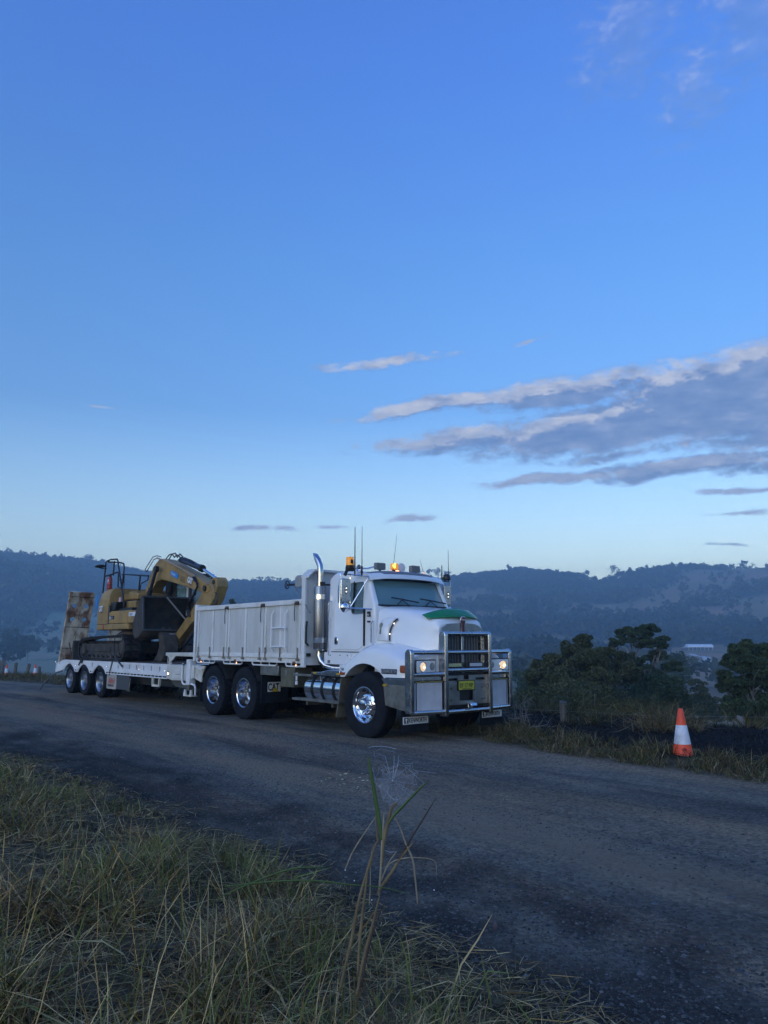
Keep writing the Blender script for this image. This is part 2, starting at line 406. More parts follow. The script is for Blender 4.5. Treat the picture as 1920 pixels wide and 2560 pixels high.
rc = q.mix(1.0, rc, q.vm('MULTIPLY', q.node('ShaderNodeCombineXYZ', inp={0: grain, 1: grain, 2: grain}).outputs[0], (1, 1, 1)), 'MULTIPLY')
rc = q.mix(q.rng(fine, .62, .72, 0, .6), rc, (.26, .25, .23, 1))
# soil and thatch
so_ = q.mix(q.rng(q.noise(pos, 3.0, 5), .4, .6), (.030, .023, .015, 1), (.095, .070, .042, 1))
so_ = q.mix(q.rng(q.noise(pos, 16, 4), .5, .7), so_, (.15, .12, .065, 1))
blk = q.mix(q.rng(q.noise(pos, 9, 5), .45, .75), (.006, .006, .007, 1), (.022, .020, .019, 1))
# far: wooded floor against dry paddock
pad = q.mix(q.rng(q.noise(pos, .012, 4), .4, .62), (.200, .235, .125, 1), (.32, .24, .16, 1))
pad = q.mix(q.rng(q.noise(pos, .05, 5), .45, .75, 0, .7), pad, (.10, .115, .06, 1))
farc = q.mix(sp.outputs[2], pad, (.026, .038, .022, 1))
dist = q.vm('LENGTH', pos, out=1)
sx_ = q.node('ShaderNodeSeparateXYZ'); q.l.new(pos, sx_.inputs[0])
farc = q.mix(sp.outputs[2], q.mix(q.rng(sx_.outputs[0], -60, 60), pad, q.mix(1.0, pad, (.95, .72, .66, 1), 'MULTIPLY')), (.026, .038, .022, 1))
c = q.mix(q.rng(dist, 60, 130), so_, farc)
rc = q.mix(q.m('MULTIPLY', at.outputs['Alpha'], .75), rc, q.mix(grain, (.16, .118, .078, 1), (.24, .18, .12, 1)))
c = q.mix(sp.outputs[0], c, rc)
c = q.mix(sp.outputs[1], c, q.mix(q.rng(fine, .56, .72), blk, (.06, .055, .05, 1)))
q.l.new(c, b.inputs['Base Color'])
bh = q.m('ADD', q.m('MULTIPLY', fine, .5), q.m('MULTIPLY', vor.outputs['Distance'], -1.0))
bn = q.node('ShaderNodeBump'); bn.inputs['Distance'].default_value = .02
q.l.new(q.rng(dist, 8, 90, .9, .15), bn.inputs['Strength']); q.l.new(bh, bn.inputs['Height']); q.l.new(bn.outputs[0], b.inputs['Normal'])
isr = colr[Fq[:, 0], 0] > .5
for nm_, sel in (('ground', ~isr), ('gravel_road', isr)):
    used = np.unique(Fq[sel]); mp = np.full(len(V), -1); mp[used] = np.arange(len(used))
    tag(link(nm_, numpy_mesh(nm_, V[used], mp[Fq[sel]], gm, {'zone': colr[used]})), kind='structure')
# ================================================================== TIPPER TRUCK
white = M('white_paint', (.78, .79, .80), .22, coat=.6, col2=(.68, .69, .69), scale=1.2, lo=.45, hi=.8, layers=[((.50, .47, .41), 2.2, (1, 1, .6), .60, .85)])
tippanel = M('weathered_panel', (.60, .60, .58), .55, col2=(.46, .45, .41), scale=1.4, stretch=(1.6, 1, .35), lo=.40, hi=.70, layers=[((.30, .24, .16), 4, (2.5, 1, .25), .62, .80)])
tipwhite = M('worn_white_paint', (.72, .72, .70), .5, col2=(.56, .55, .50), scale=1.6, stretch=(1.4, 1, .5), lo=.42, hi=.72, layers=[((.24, .14, .07), 5, (2.2, 1, .28), .655, .78), ((.30, .28, .23), 3, (1, 1, .6), .60, .85)])
cream = M('cream_paint', (.62, .60, .53), .5, col2=(.46, .43, .35), scale=2, lo=.42, hi=.7, layers=[((.20, .11, .05), 7, (1, 1, .5), .64, .76)])
rust = M('rust', (.10, .065, .045), .85, col2=(.06, .045, .04), scale=14)
chrome = M('chrome', (.80, .80, .82), .08, 1.0)
alloy = M('alloy', (.55, .56, .58), .24, 1.0, col2=(.47, .48, .49), scale=3, rvar=.05)
dull = M('dull_alloy', (.30, .29, .26), .5, .8, col2=(.17, .16, .14), scale=5)
rubber = M('rubber', (.009, .011, .016), .85, col2=(.016, .018, .023), scale=7, spec=.18)
black = M('black_steel', (.018, .018, .02), .55, col2=(.04, .037, .034), scale=6)
blackpl = M('black_plastic', (.012, .012, .013), .4)
glassm = M('tinted_glass', (.12, .20, .22), .03, 0, spec=.9, alpha=.60)
wsglass = M('windscreen_glass', (.20, .38, .42), .03, 0, spec=.9, alpha=.58)
amber = M('amber_lens', (.75, .27, .02), .25, emit=((1, .35, .03), .18))
amberlit = M('amber_lit', (1, .4, .05), .3, emit=((1, .42, .06), 2.0))
ledw = M('white_led', (1, 1, 1), .3, emit=((1, .95, .86), 2.6))
ledo = M('orange_led', (1, .5, .2), .3, emit=((1, .42, .16), 3))
hlit = M('headlight_lit', (.6, .55, .45), .15, emit=((1, .66, .30), .75))
hglow = M('headlight_bulb', (1, .9, .7), .2, emit=((1, .78, .48), 8))
hhouse = M('headlight_housing', (.8, .78, .74), .3)
greyl = M('grey_lens', (.22, .24, .26), .25)
grey = M('grey_plastic', (.16, .17, .18), .45)
signw = M('sign_white', (.72, .72, .74), .4)
signk = M('sign_black', (.01, .01, .012), .4)
YC = 1.17
truck = thing('tipper_truck', 'white bonneted six wheel drive tipper truck with alloy bullbar parked on the gravel road', 'truck', uv2w(0, 0), RZ)
def tb(mb, name, mat, bevel=0, parent=truck, smooth=40, seg=2, label=None): return mb.build(name, mat, parent, bevel, smooth, seg, label)
# ---- chassis
c = MB()
for y in (YC - .43, YC + .35): c.box(-6.3, .55, y, y + .08, .66, .94)
for u in (-6.0, -4.8, -3.2, -1.6, .2): c.box(u, u + .08, YC - .36, YC + .36, .70, .9)
c.box(-6.25, -2.2, YC - .5, YC + .5, .95, 1.14)
tb(c, 'chassis', black, .005)
AX = [-.36, -4.36, -5.69]
for u in AX: tb(MB().cyl((u, .25, .53), (u, 2.1, .53), .075, 12).lathe([(.02, -.12), (.17, -.08), (.2, 0), (.17, .08), (.02, .12)], (u, YC, .53), 'y', 16), 'axle', black)
tb(MB().box(-1.25, .3, YC - .38, YC + .38, .75, 1.35), 'engine', black, .03)
# ---- wheels
def tyre_mb(r, w, rim, lug=0):
    """tread centred on y=0 spans -w/2..w/2; returns tyre and tread-lug geometry"""
    m = MB(); h = w / 2; p = []
    prof = [(rim, -h * .78), (rim + .015, -h * .93), (lerp(rim, r, .35), -h * 1.04), (lerp(rim, r, .7), -h * 1.03), (r - .035, -h * .93), (r - .012, -h * .86), (r, -h * .7)]
    gro = []
    for gpos in (-.45, -.15, .15, .45) if not lug else ():
        gro += [(r, gpos * w / 1 - .012), (r - .014, gpos * w - .008), (r - .014, gpos * w + .008), (r, gpos * w + .012)]
    if lug: prof = [(a - (.02 if a > r - .02 else 0), b) for a, b in prof]; gro = [(r - .02, 0)]
    prof = prof + [g_ for g_ in gro if abs(g_[1]) < h * .7] + [(a, -b) for a, b in reversed(prof)]
    m.lathe(prof, n=56)
    if lug:
        n = lug
        for i in range(n):
            for sgn in (-1, 1):
                for (ya, yb, sk) in ((.30, .92, .55), (.02, .26, .0)):
                    a0 = 6.28318 * (i + (.5 if sgn > 0 else 0)) / n
                    da = 6.28318 / n * .31
                    pts = []
                    for yy, sh in ((ya, 0), (yb, sk)):
                        for s_ in (-1, 1):
                            a = a0 + s_ * da + sh * 6.28318 / n * .6
                            pts.append((a, sgn * yy * h))
                    vs = []
                    for rr in (r - .03, r):
                        for (a, yy) in pts:
                            rad = rr - (.012 if abs(yy) > h * .8 else 0)
                            vs.append((rad * math.cos(a), yy, rad * math.sin(a)))
                    m.add(vs, [(4, 5, 7, 6), (0, 1, 5, 4), (2, 6, 7, 3), (0, 4, 6, 2), (1, 3, 7, 5)])
            # shoulder bars that wrap on to the sidewall
            for sgn in (-1, 1):
                a0 = 6.28318 * (i + (.5 if sgn > 0 else 0) + .3) / n; da = 6.28318 / n * .2
                vs = []
                for (rad, yy) in ((r - .085, 1.045), (r - .02, .97)):
                    for a in (a0 - da, a0 + da): vs.append((rad * math.cos(a), sgn * yy * h, rad * math.sin(a)))
                for (rad, yy) in ((r - .085, .98), (r - .02, .85)):
                    for a in (a0 - da, a0 + da): vs.append((rad * math.cos(a), sgn * yy * h, rad * math.sin(a)))
                m.add(vs, [(0, 1, 3, 2), (0, 2, 6, 4), (1, 5, 7, 3), (2, 3, 7, 6), (0, 4, 5, 1)])
    return m
def rim_mb(kind, rim, h):
    """outer face towards -y, tyre centre at y=0, half-width h"""
    m = MB()
    if kind == 'steer':
        m.lathe([(rim + .012, -h * .95), (rim + .012, -h * .99), (rim - .004, -h * 1.0), (rim - .018, -h * .9), (rim - .03, -h * .55), (rim - .045, -h * .30), (rim - .06, -h * .24), (.175, -h * .62), (.168, -h * .66), (.10, -h * .66), (.095, -h * .66)], n=40)
        m.lathe([(.10, -h * .64), (.10, -h * 1.15), (.085, -h * 1.28), (.04, -h * 1.34), (.001, -h * 1.35)], n=24)
        for k in range(10):
            a = k * .62832; x, z = .135 * math.cos(a), .135 * math.sin(a)
            m.cyl((x, -h * .6, z), (x, -h * .98, z), .016, 8, .011)
    elif kind == 'drive':
        m.lathe([(rim + .012, -h * .95), (rim + .012, -h * .99), (rim - .004, -h * 1.0), (rim - .02, -h * .9), (rim - .03, -h * .4), (rim - .045, h * .3), (rim - .06, h * .62), (.17, h * .72), (.165, h * .7), (.10, h * .7)], n=40)
        m.lathe([(.115, h * .68), (.115, h * .35), (.10, h * .15), (.085, 0), (.03, -h * .08), (.001, -h * .08)], n=24)
        for k in range(10):
            a = k * .62832; x, z = .145 * math.cos(a), .145 * math.sin(a)
            m.cyl((x, h * .66, z), (x, h * .25, z), .015, 8, .011)
    else:
        m.lathe([(rim + .01, -h * .95), (rim + .01, -h * .99), (rim - .004, -h), (rim - .02, -h * .85), (rim - .03, -h * .2), (rim - .05, h * .35), (.15, h * .55), (.10, h * .5), (.10, -h * .05), (.085, -h * .25), (.001, -h * .28)], n=36)
    return m
def hand_holes(rim, h, r0, y0, r1, y1, n=10):
    m = MB()
    for k in range(1):
        a = (k + .5) * 6.28318 / n; t = .45; rr = lerp(r0, r1, t); yy = lerp(y0, y1, t) - .004
        nx = Vector((y1 - y0, -(r1 - r0))).normalized()
        c0 = Vector((rr * math.cos(a), yy, rr * math.sin(a)))
        ax = Vector((math.cos(a) * nx.x, nx.y, math.sin(a) * nx.x)); 
        if ax.y > 0: ax = -ax
        m.tube([c0 - ax * .01, c0 + ax * .004], .024, 12)
    return m
steerT = tyre_mb(.545, .285, .292).mesh('tyre', rubber); driveT = tyre_mb(.54, .275, .292, lug=34).mesh('tyre', rubber, 30)
steerR = rim_mb('steer', .29, .14).mesh('rim', chrome); driveR = rim_mb('drive', .29, .135).mesh('rim', M('polished_rim', (.58, .58, .60), .16, 1.0))
holesS = hand_holes(.29, .14, .23, -.14 * .24, .175, -.14 * .62).mesh('hand_hole', signk)
def wheel(parent, u, y, z, tyre, rim, flip=False, extra=None):
    r_ = link('wheel', rim, parent); r_.location = (u, y, z)
    if flip: r_.rotation_euler = (0, 0, math.pi)
    t_ = link('tyre', tyre, r_)
    for k in range(10 if extra else 0): link('hand_hole', extra, r_).rotation_euler = (0, R(36 * k), 0)
    return r_
wheel(truck, AX[0], .155, .53, steerT, steerR, extra=holesS).rotation_euler = (0, 0, R(1.5)); wheel(truck, AX[0], 2.185, .53, steerT, steerR, True)
for u in AX[1:]:
    for (y, f) in ((.15, False), (.475, True), (2.19, True), (1.865, False)): wheel(truck, u, y, .53, driveT, driveR, f)
# ---- cab shell, hollow, with real openings
def cab_hull(d=0.0):
    """side profile swept across, narrower at the roof"""
    bot = 1.2 + (.06 if d else 0)
    prof = [(-1.79 + d, bot), (-.37 - d, bot), (-.37 - d, 2.17), (-.60 - d * 1.1, 2.69), (-.70 - d, 2.79 - d), (-1.0, 2.84 - d), (-1.62, 2.84 - d), (-1.79 + d, 2.74 - d)]
    m = MB(); rows = []
    for i, (x, z) in enumerate(prof):
        k = .07 * max(0, (z - 2.1)) / .7
        hw = .925 - d - k
        rows.append([(x, YC - hw, z), (x, YC + hw, z)])
    n = len(rows); vs = [p for r_ in rows for p in r_]
    fs = [(2 * i, 2 * i + 1, (2 * i + 3) % (2 * n), (2 * i + 2) % (2 * n)) for i in range(n)]
    fs += [tuple(2 * i for i in range(n)), tuple(2 * i + 1 for i in reversed(range(n)))]
    return m.add(vs, fs)
def rrect(pts, r, n=4):
    """round the corners of a polygon"""
    out = []; N = len(pts)
    for i in range(N):
        p = Vector(pts[i]); a = (Vector(pts[i - 1]) - p); b = (Vector(pts[(i + 1) % N]) - p); rr = min(r, a.length * .45, b.length * .45)
        a = p + a.normalized() * rr; b = p + b.normalized() * rr
        for k in range(n + 1):
            t = k / n; q_ = a * (1 - t) ** 2 + p * 2 * t * (1 - t) + b * t * t; out.append((q_.x, q_.y))
    return out
WIN = [(-1.49, 2.60), (-1.47, 2.27), (-1.13, 2.23), (-1.00, 2.06), (-.69, 2.06), (-.71, 2.62)]
win = rrect(WIN[::-1], .05)
cab = tb(cab_hull(), 'cab', white, smooth=30)
bv = cab.modifiers.new('bevel', 'BEVEL'); bv.width = .055; bv.segments = 4; bv.limit_method = 'ANGLE'; bv.angle_limit = R(12)
WST, WSB, WHW0, WHW1 = (-.615, 2.665), (-.385, 2.20), .80, .845     # windscreen top / bottom (x, z), half-widths
# windscreen opening: a slab through the front face
ws = MB()
wp = rrect([(YC - WHW1, 2.205), (YC + WHW1, 2.205), (YC + WHW0, 2.655), (YC - WHW0, 2.655)], .07)
ws.prism(wp, -.72, -.3, 'x')
cut(cab, [cab_hull(.045), MB().prism(win, 0, 2.6), ws])
# doors: slabs a little proud of the cab skin, with the same opening
def door(y0, y1, side):
    dp = rrect([(-1.565, 1.43), (-.80, 1.43), (-.66, 1.52), (-.655, 2.10), (-.69, 2.63), (-1.42, 2.69), (-1.56, 2.58)], .05)
    m = MB().prism(dp, y0, y1)
    # lean the slab with the cab side above the waist
    m.v = [(x, y + (1 if side < 0 else -1) * .07 * max(0, z - 2.1) / .7, z) for x, y, z in m.v]
    o = tb(m, 'door', white); cut(o, [MB().prism(win, y0 - .2, y1 + .2)])
    bv = o.modifiers.new('bevel', 'BEVEL'); bv.width = .008; bv.segments = 2; bv.limit_method = 'ANGLE'; bv.angle_limit = R(40)
    yy = y0 - .004 if side < 0 else y1 + .004
    g = MB().prism(rrect([(-1.50, 2.62), (-1.48, 2.25), (-1.12, 2.21), (-1.01, 2.05), (-.68, 2.05), (-.70, 2.63)][::-1], .05), (y0 + .025) if side < 0 else (y1 - .035), (y0 + .035) if side < 0 else (y1 - .025))
    g.v = [(x, y + (1 if side < 0 else -1) * .07 * max(0, z - 2.1) / .7, z) for x, y, z in g.v]
    g.build('window_pane', glassm, o)
    MB().bar((-.985, y0 + .02 if side < 0 else y1 - .02, 2.08), (-.985, (y0 + .06) if side < 0 else (y1 - .06), 2.64), .03, .02).build('window_divider', blackpl, o)
    s_ = -1 if side < 0 else 1; ys = y0 if side < 0 else y1
    MB().box(-1.50, -1.40, ys - .012, ys + .012, 1.52, 1.66).build('door_handle', chrome, o, .01)
    MB().box(-1.475, -1.425, ys - .016 if side < 0 else ys + .002, ys - .002 if side < 0 else ys + .016, 1.54, 1.63).build('handle_recess', signk, o)
    MB().box(-1.60, -.40, ys - .002, ys + .002, 1.385, 1.40).build('door_gap', signk, o)
    return o
door(YC - .935, YC - .90, -1); door(YC + .90, YC + .935, 1)
# black seams and grab rail on the near side
ysd = YC - .925
tb(MB().box(-.655, -.63, ysd - .02, ysd + .01, 1.50, 2.14), 'cab_seam', blackpl)
tb(MB().tube([(-.39, ysd - .01, 1.53), (-.39, ysd - .05, 1.56), (-.39, ysd - .05, 1.88), (-.39, ysd - .01, 1.92)], .013), 'grab_rail', chrome)
tb(MB().box(-.56, -.48, ysd - .006, ysd + .01, 2.00, 2.09), 'badge', signk); tb(MB().box(-.56, -.48, ysd - .006, ysd + .01, 1.90, 1.93), 'badge', signk)
text('lettering', '40', .055, signw, truck, (-.553, ysd - .007, 2.015), (R(90), 0, 0), .001)
# windscreen glass, gently bowed, with rubber and brow
def ws_pt(s_, t, off=0):
    hw = lerp(WHW1, WHW0, t); x = lerp(WSB[0], WST[0], t) + .07 * (1 - s_ * s_) + off; z = lerp(WSB[1], WST[1], t)
    return (x - .03, YC + s_ * hw, z)
tb(MB().grid([[ws_pt(s_, t) for s_ in np.linspace(-1, 1, 15)] for t in np.linspace(0, 1, 5)]), 'windscreen', wsglass, smooth=60)
loop = [ws_pt(s_, -.01, .012) for s_ in np.linspace(-.97, .97, 16)] + [ws_pt(1, t, .012) for t in (.05, .5, .95)] + [ws_pt(s_, 1.01, .012) for s_ in np.linspace(.97, -.97, 16)] + [ws_pt(-1, t, .012) for t in (.95, .5, .05)]
tb(MB().tube(loop, .02, 6, closed=True), 'windscreen_seal', blackpl)
for s_ in (-.985, .985): tb(MB().bar(ws_pt(s_, 0, .02), ws_pt(s_, 1, .02), .04, .03), 'windscreen_pillar', white, .01)
# brow (sun visor) : curved white blade with grey band
def brow(s_, k):
    x = -.62 + .115 * (1 - s_ * s_) ; return [(x - .10, 2.83), (x + .02, 2.80), (x + .10, 2.715), (x + .105, 2.685), (x + .07, 2.70), (x - .02, 2.74), (x - .12, 2.74)]
tb(MB().grid([[(x, YC + s_ * .90, z - .05 * abs(s_) ** 3) for x, z in brow(s_, 0)] for s_ in np.linspace(-1, 1, 17)], close=False), 'sun_visor', white, smooth=50)
tb(MB().grid([[(x, YC + s_ * .86, z - .05 * abs(s_) ** 3 + .004) for x, z in [(-.62 + .115 * (1 - s_ * s_) - .09, 2.833), (-.62 + .115 * (1 - s_ * s_) + .02, 2.804), (-.62 + .115 * (1 - s_ * s_) + .055, 2.766)]] for s_ in np.linspace(-1, 1, 17)]), 'visor_band', grey)
# interior
ci = MB().box(-1.75, -.45, YC - .85, YC + .85, 1.27, 1.5); tb(ci, 'cab_floor', black)
tb(MB().box(-.62, -.40, YC - .84, YC + .84, 1.7, 2.13).box(-.75, -.6, YC - .84, YC - .2, 1.75, 2.10), 'dashboard', blackpl, .03)
for y in (YC - .5, YC + .5):
    tb(MB().box(-1.5, -1.0, y - .24, y + .24, 1.6, 1.76).box(-1.58, -1.42, y - .23, y + .23, 1.7, 2.35).box(-1.56, -1.45, y - .13, y + .13, 2.36, 2.55), 'seat', grey, .04)
tb(MB().tube([(-.82 + .08 * math.sin(a), YC - .5 + .22 * math.cos(a), 2.12 + .2 * math.sin(a)) for a in np.linspace(0, 6.283, 25)[:-1]], .014, 6, closed=True).cyl((-.82, YC - .5, 2.12), (-.65, YC - .5, 2.0), .03, 8), 'steering_wheel', blackpl)
# wipers
for y0 in (YC - .30, YC + .38):
    p0 = Vector((-.33, y0 + .0, 2.185)); p1 = Vector((-.36, y0 - .02, 2.30)); q0 = Vector((-.375, y0 - .26, 2.335)); q1 = Vector((-.34, y0 + .34, 2.265))
    tb(MB().tube([p0 + Vector((.02, -.18, 0)), p1 + Vector((.03, 0, .0))], .010, 5).tube([p0 + Vector((.02, .18, .0)), p1 + Vector((.03, 0, 0))], .008, 5).tube([q0 + Vector((.04, 0, 0)), p1 + Vector((.035, 0, .012)), q1 + Vector((.05, 0, 0))], .013, 5), 'wiper', blackpl)
# ---- bonnet
ST = [-.37, -.2, 0, .2, .4, .55, .68, .76, .80]
def bon(u):
    zt = interp(u, [-.37, 0, .4, .68, .76, .80], [2.19, 2.155, 2.085, 2.00, 1.955, 1.88])
    w1 = interp(u, [-.37, .2, .8], [.56, .46, .30]); w2 = interp(u, [-.37, .2, .6, .8], [.80, .68, .56, .50]); zs = zt - interp(u, [-.37, .4, .8], [.075, .09, .075])
    w3 = interp(u, [-.37, .2, .6, .8], [.90, .80, .63, .535]); zb = 1.42
    w4 = w3 + .01
    half = [(0, zt + .012), (w1 * .5, zt + .008), (w1, zt - .006), (lerp(w1, w2, .6), lerp(zt, zs, .38)), (w2 * .985, zs + .01), (w2 + .02, zs - .06), (lerp(w2, w3, .3), lerp(zs, zb, .3)), (lerp(w2, w3, .65), lerp(zs, zb, .6)), (w3, zb), (w4, 1.20), (w4 - .0, 1.0)]
    return half
rows = []
for u in ST:
    h = bon(u); rows.append([(u, YC - y, z) for y, z in reversed(h)] + [(u, YC + y, z) for y, z in h[1:]])
tb(MB().grid(rows), 'bonnet', white, smooth=60)
# front ring that turns in behind the grille surround
h = bon(.80); rr_ = [[(.80, YC + sy * y, z) for sy, (y, z) in [(-1, p) for p in reversed(h)] + [(1, p) for p in h[1:]]]]
rr_.append([(.79, YC + (p[1] - YC) * .90, 1.0 + (p[2] - 1.0) * .93) for p in rr_[0]])
tb(MB().grid(rr_), 'bonnet_lip', white, smooth=60)
# ---- flared guards with wheel arch
def guard(side):
    us = list(np.linspace(-1.06, .70, 34)); rows = []
    for u in us:
        w_in = interp(u, [-1.06, -.37, .2, .6, .8], [.93, .90, .80, .63, .54]) - .01
        zc = interp(u, [-1.06, -.95, -.75, -.55, -.34, -.1, .1, .3, .5, .62, .70], [1.12, 1.20, 1.32, 1.42, 1.475, 1.48, 1.46, 1.415, 1.35, 1.30, 1.25])
        wo_ = interp(u, [-1.06, .45, .60, .70], [1.135, 1.135, 1.09, .98])
        dx = (u - AX[0]); a = .60
        zb = .975 if abs(dx) > .555 else .53 + math.sqrt(max(.0, .72 ** 2 - (dx * 1.02) ** 2)) * .945
        zb = max(.975, zb) if u < .2 else max(1.0, zb)
        zi = zc + interp(u, [-1.06, -.3, .4, .7], [.03, .06, .10, .14])
        rows.append([(u, YC + side * w_in, zi), (u, YC + side * lerp(w_in, wo_, .45), lerp(zi, zc, .55) + .02), (u, YC + side * lerp(w_in, wo_, .78), zc - .01), (u, YC + side * lerp(w_in, wo_, .94), zc - .05), (u, YC + side * wo_, zc - .12 if zc - .12 > zb + .03 else (zc + zb) / 2 + .02),
                     (u, YC + side * (wo_ + .005), lerp(zb, zc - .12, .4) if zc - .12 > zb + .03 else zb + .02), (u, YC + side * (wo_ + .018), zb + .012), (u, YC + side * (wo_ + .018), zb), (u, YC + side * (wo_ - .02), zb - .004), (u, YC + side * (wo_ - .32), zb + .02)])
    # front face, rounded, closing towards the grille
    last = rows[-1]
    for (du, k) in ((.05, .93), (.07, .80)):
        rows.append([(last[0][0] + du, YC + side * lerp(.54, abs(p[1] - YC), k), lerp(1.12, p[2], k)) for p in last])
    return MB().grid(rows)
for s_ in (-1, 1): tb(guard(s_), 'mudguard', white, smooth=50)
# nose panels beside the grille carrying the lamps
for s_ in (-1, 1):
    f0 = [(YC + s_ * .53, 1.0), (YC + s_ * 1.06, 1.02), (YC + s_ * 1.05, 1.30), (YC + s_ * .93, 1.36), (YC + s_ * .53, 1.46)]
    vs = [(lerp(.79, .70, abs(y - YC - s_ * .53) / .53) , y, z) for y, z in f0]; vs2 = [(x - .2, y, z) for x, y, z in vs]
    n5 = 5; tb(MB().add(vs + vs2, [(0, 1, 2, 3, 4), (9, 8, 7, 6, 5)] + [(i, i + 5, (i + 1) % 5 + 5, (i + 1) % 5) for i in range(5)]), 'nose_panel', white, .02)
    # headlamp unit
    o = tb(MB().box(.765, .805, YC + s_ * .60, YC + s_ * 1.09, 1.085, 1.275), 'headlight', hhouse, .015, label='lit round headlight in a pale rectangular housing')
    o.rotation_euler = (0, 0, -s_ * R(6)); o.location = (s_ * 0.0, 0, 0)
    piv = Vector((.785, YC + s_ * .60, 0)); rotm = Matrix.Rotation(-s_ * R(9), 4, 'Z'); o.rotation_euler = (0, 0, -s_ * R(9)); o.location = piv - rotm @ piv
    yc1 = YC + s_ * .95; yc2 = YC + s_ * .70
    MB().box(.764, .800, YC + s_ * .585, YC + s_ * 1.10, 1.07, 1.29).build('lamp_surround', signk, o, .015)
    MB().lathe([(.085, .80), (.085, .82), (.078, .826), (.07, .822)], (0, yc1, 1.18), 'x', 24).build('lamp_rim', chrome, o)
    MB().lathe([(.074, .812), (.055, .824), (.001, .832)], (0, yc1, 1.18), 'x', 24).build('lamp_lens', hlit, o)
    MB().lathe([(.020, .830), (.012, .834), (.001, .836)], (0, yc1 + .015, 1.17), 'x', 14).build('lamp_bulb', hglow, o)
    MB().lathe([(.062, .803), (.058, .817), (.001, .822)], (0, yc2, 1.18), 'x', 24).build('lamp_lens', greyl, o)
    tb(MB().box(.55, .70, YC + s_ * 1.11, YC + s_ * 1.155, 1.08, 1.20), 'corner_indicator', M('orange_lens', (.30, .07, .02), .35), .02)
for yy in (YC - .95, YC + .95):
    ll = bpy.data.lights.new('headlight_glow', 'POINT'); ll.energy = 1.2; ll.color = (1, .78, .5); ll.shadow_soft_size = .03
    lo = bpy.data.objects.new('headlight_glow', ll); COL.objects.link(lo); lo.parent = truck; lo.location = (.85, yy, 1.17)
# lettering and lamps on the guard
tb(MB().box(.09, .47, .018, .03, 1.055, 1.135), 'name_plate', signk)
text('lettering', 'KENWORTH', .088, M('silver_letter', (.6, .62, .66), .3, .6), truck, (.10, .016, 1.066), (R(90), 0, 0), .002, sx=.74)
text('lettering', 'T401', .07, signk, truck, (-1.03, .026, 1.075), (R(90), 0, 0), .001, sx=.7)
tb(MB().box(-1.035, -.90, .01, .035, 1.0, 1.05), 'side_indicator', M('orange_lens', (.30, .07, .02), .35), .008)
# skirt under the cab, step lights
tb(MB().prism([(-1.79, 1.17), (-1.05, 1.165), (-.98, 1.38), (-1.79, 1.385)][::-1], YC - .955, YC - .90), 'cab_skirt', white, .006)
for u in (-1.60, -1.30, -1.08): tb(MB().cyl((u, YC - .965, 1.33), (u, YC - .955, 1.33), .010, 8), 'bolt', signk)
tb(MB().box(-1.68, -1.60, YC - .96, YC - .955, 1.19, 1.24), 'sticker', grey)
tb(MB().box(-1.32, -1.03, YC - .93, YC - .85, 1.08, 1.16), 'lamp_bracket', dull)
for u in (-1.24, -1.09): tb(MB().cyl((u, YC - .945, 1.125), (u, YC - .93, 1.125), .018, 10), 'step_lamp', ledw)
tb(MB().prism([(-1.10, .985), (-.93, .985), (-.98, 1.17), (-1.10, 1.17)][::-1], .05, .25), 'guard_heel', white, .006)
# air intake bulge on the bonnet side, near side and far side
for s_ in (-1, 1):
    def bp(u, z, off):  # on the bonnet flank
        hh = bon(u); ys = np.interp(-z, [-a[1] for a in hh[4:]], [a[0] for a in hh[4:]]); return (u, YC + s_ * (float(ys) + off), z)
    out = [(-.33, 1.60), (-.33, 1.86), (-.28, 1.93), (-.18, 1.965), (.02, 1.965), (.05, 1.955), (-.02, 1.90), (-.07, 1.80), (-.085, 1.70), (-.07, 1.62), (-.06, 1.59)]
    cen = (-.2, 1.78); m = MB(); rows = []
    for k, off in ((1.06, .0), (1.0, .022), (.93, .034), (0.02, .045)): rows.append([bp(lerp(cen[0], x, k), lerp(cen[1], z, k), off + (.035 * sstep(np.array(x), -.33, 0.0).item() if k > .5 else .02)) for x, z in out])
    m.grid(rows, close=True); tb(m, 'air_intake', white, smooth=60)
    tb(MB().tube([bp(x + .012, z, .03) for x, z in out[5:]], .013, 6), 'intake_slot', signk)
    for (x, z) in ((.015, 1.875), (-.045, 1.70)): tb(MB().lathe([(.013, 0), (.001, .008)], bp(x, z, .05), 'x', 8), 'intake_lamp', ledw)
    em = [(-.245 + a, 1.80 + b_) for a, b_ in ((-.02, -.1), (.02, -.1), (.02, .0), (.035, .03), (.035, .07), (.0, .1), (-.035, .07), (-.035, .03), (-.02, 0))]
    tb(MB().add([bp(x, z, .058) for x, z in em], [tuple(range(9))]), 'emblem', dull)
# ---- grille
gx = .815
sur = [(YC - .50, .98), (YC - .505, 1.70), (YC - .46, 1.80), (YC - .34, 1.86), (YC, 1.885), (YC + .34, 1.86), (YC + .46, 1.80), (YC + .505, 1.70), (YC + .50, .98)]
inn = [(YC - .44, .98), (YC - .44, 1.66), (YC - .42, 1.685), (YC - .3, 1.70), (YC, 1.705), (YC + .3, 1.70), (YC + .42, 1.685), (YC + .44, 1.66), (YC + .44, .98)]
tb(MB().grid([[(gx - .05, y, z) for y, z in sur], [(gx + .015, y, z) for y, z in sur], [(gx + .012, lerp(YC, y, 1) , z) for y, z in inn], [(gx - .05, y, z) for y, z in inn]]), 'grille_surround', alloy, smooth=30)
gb = MB().box(gx - .08, gx - .06, YC - .44, YC + .44, .98, 1.70); tb(gb, 'grille_back', signk)
gs = MB()
for k in range(34): gs.box(gx - .05, gx - .035, YC - .43, YC + .43, .99 + k * .0206, .996 + k * .0206)
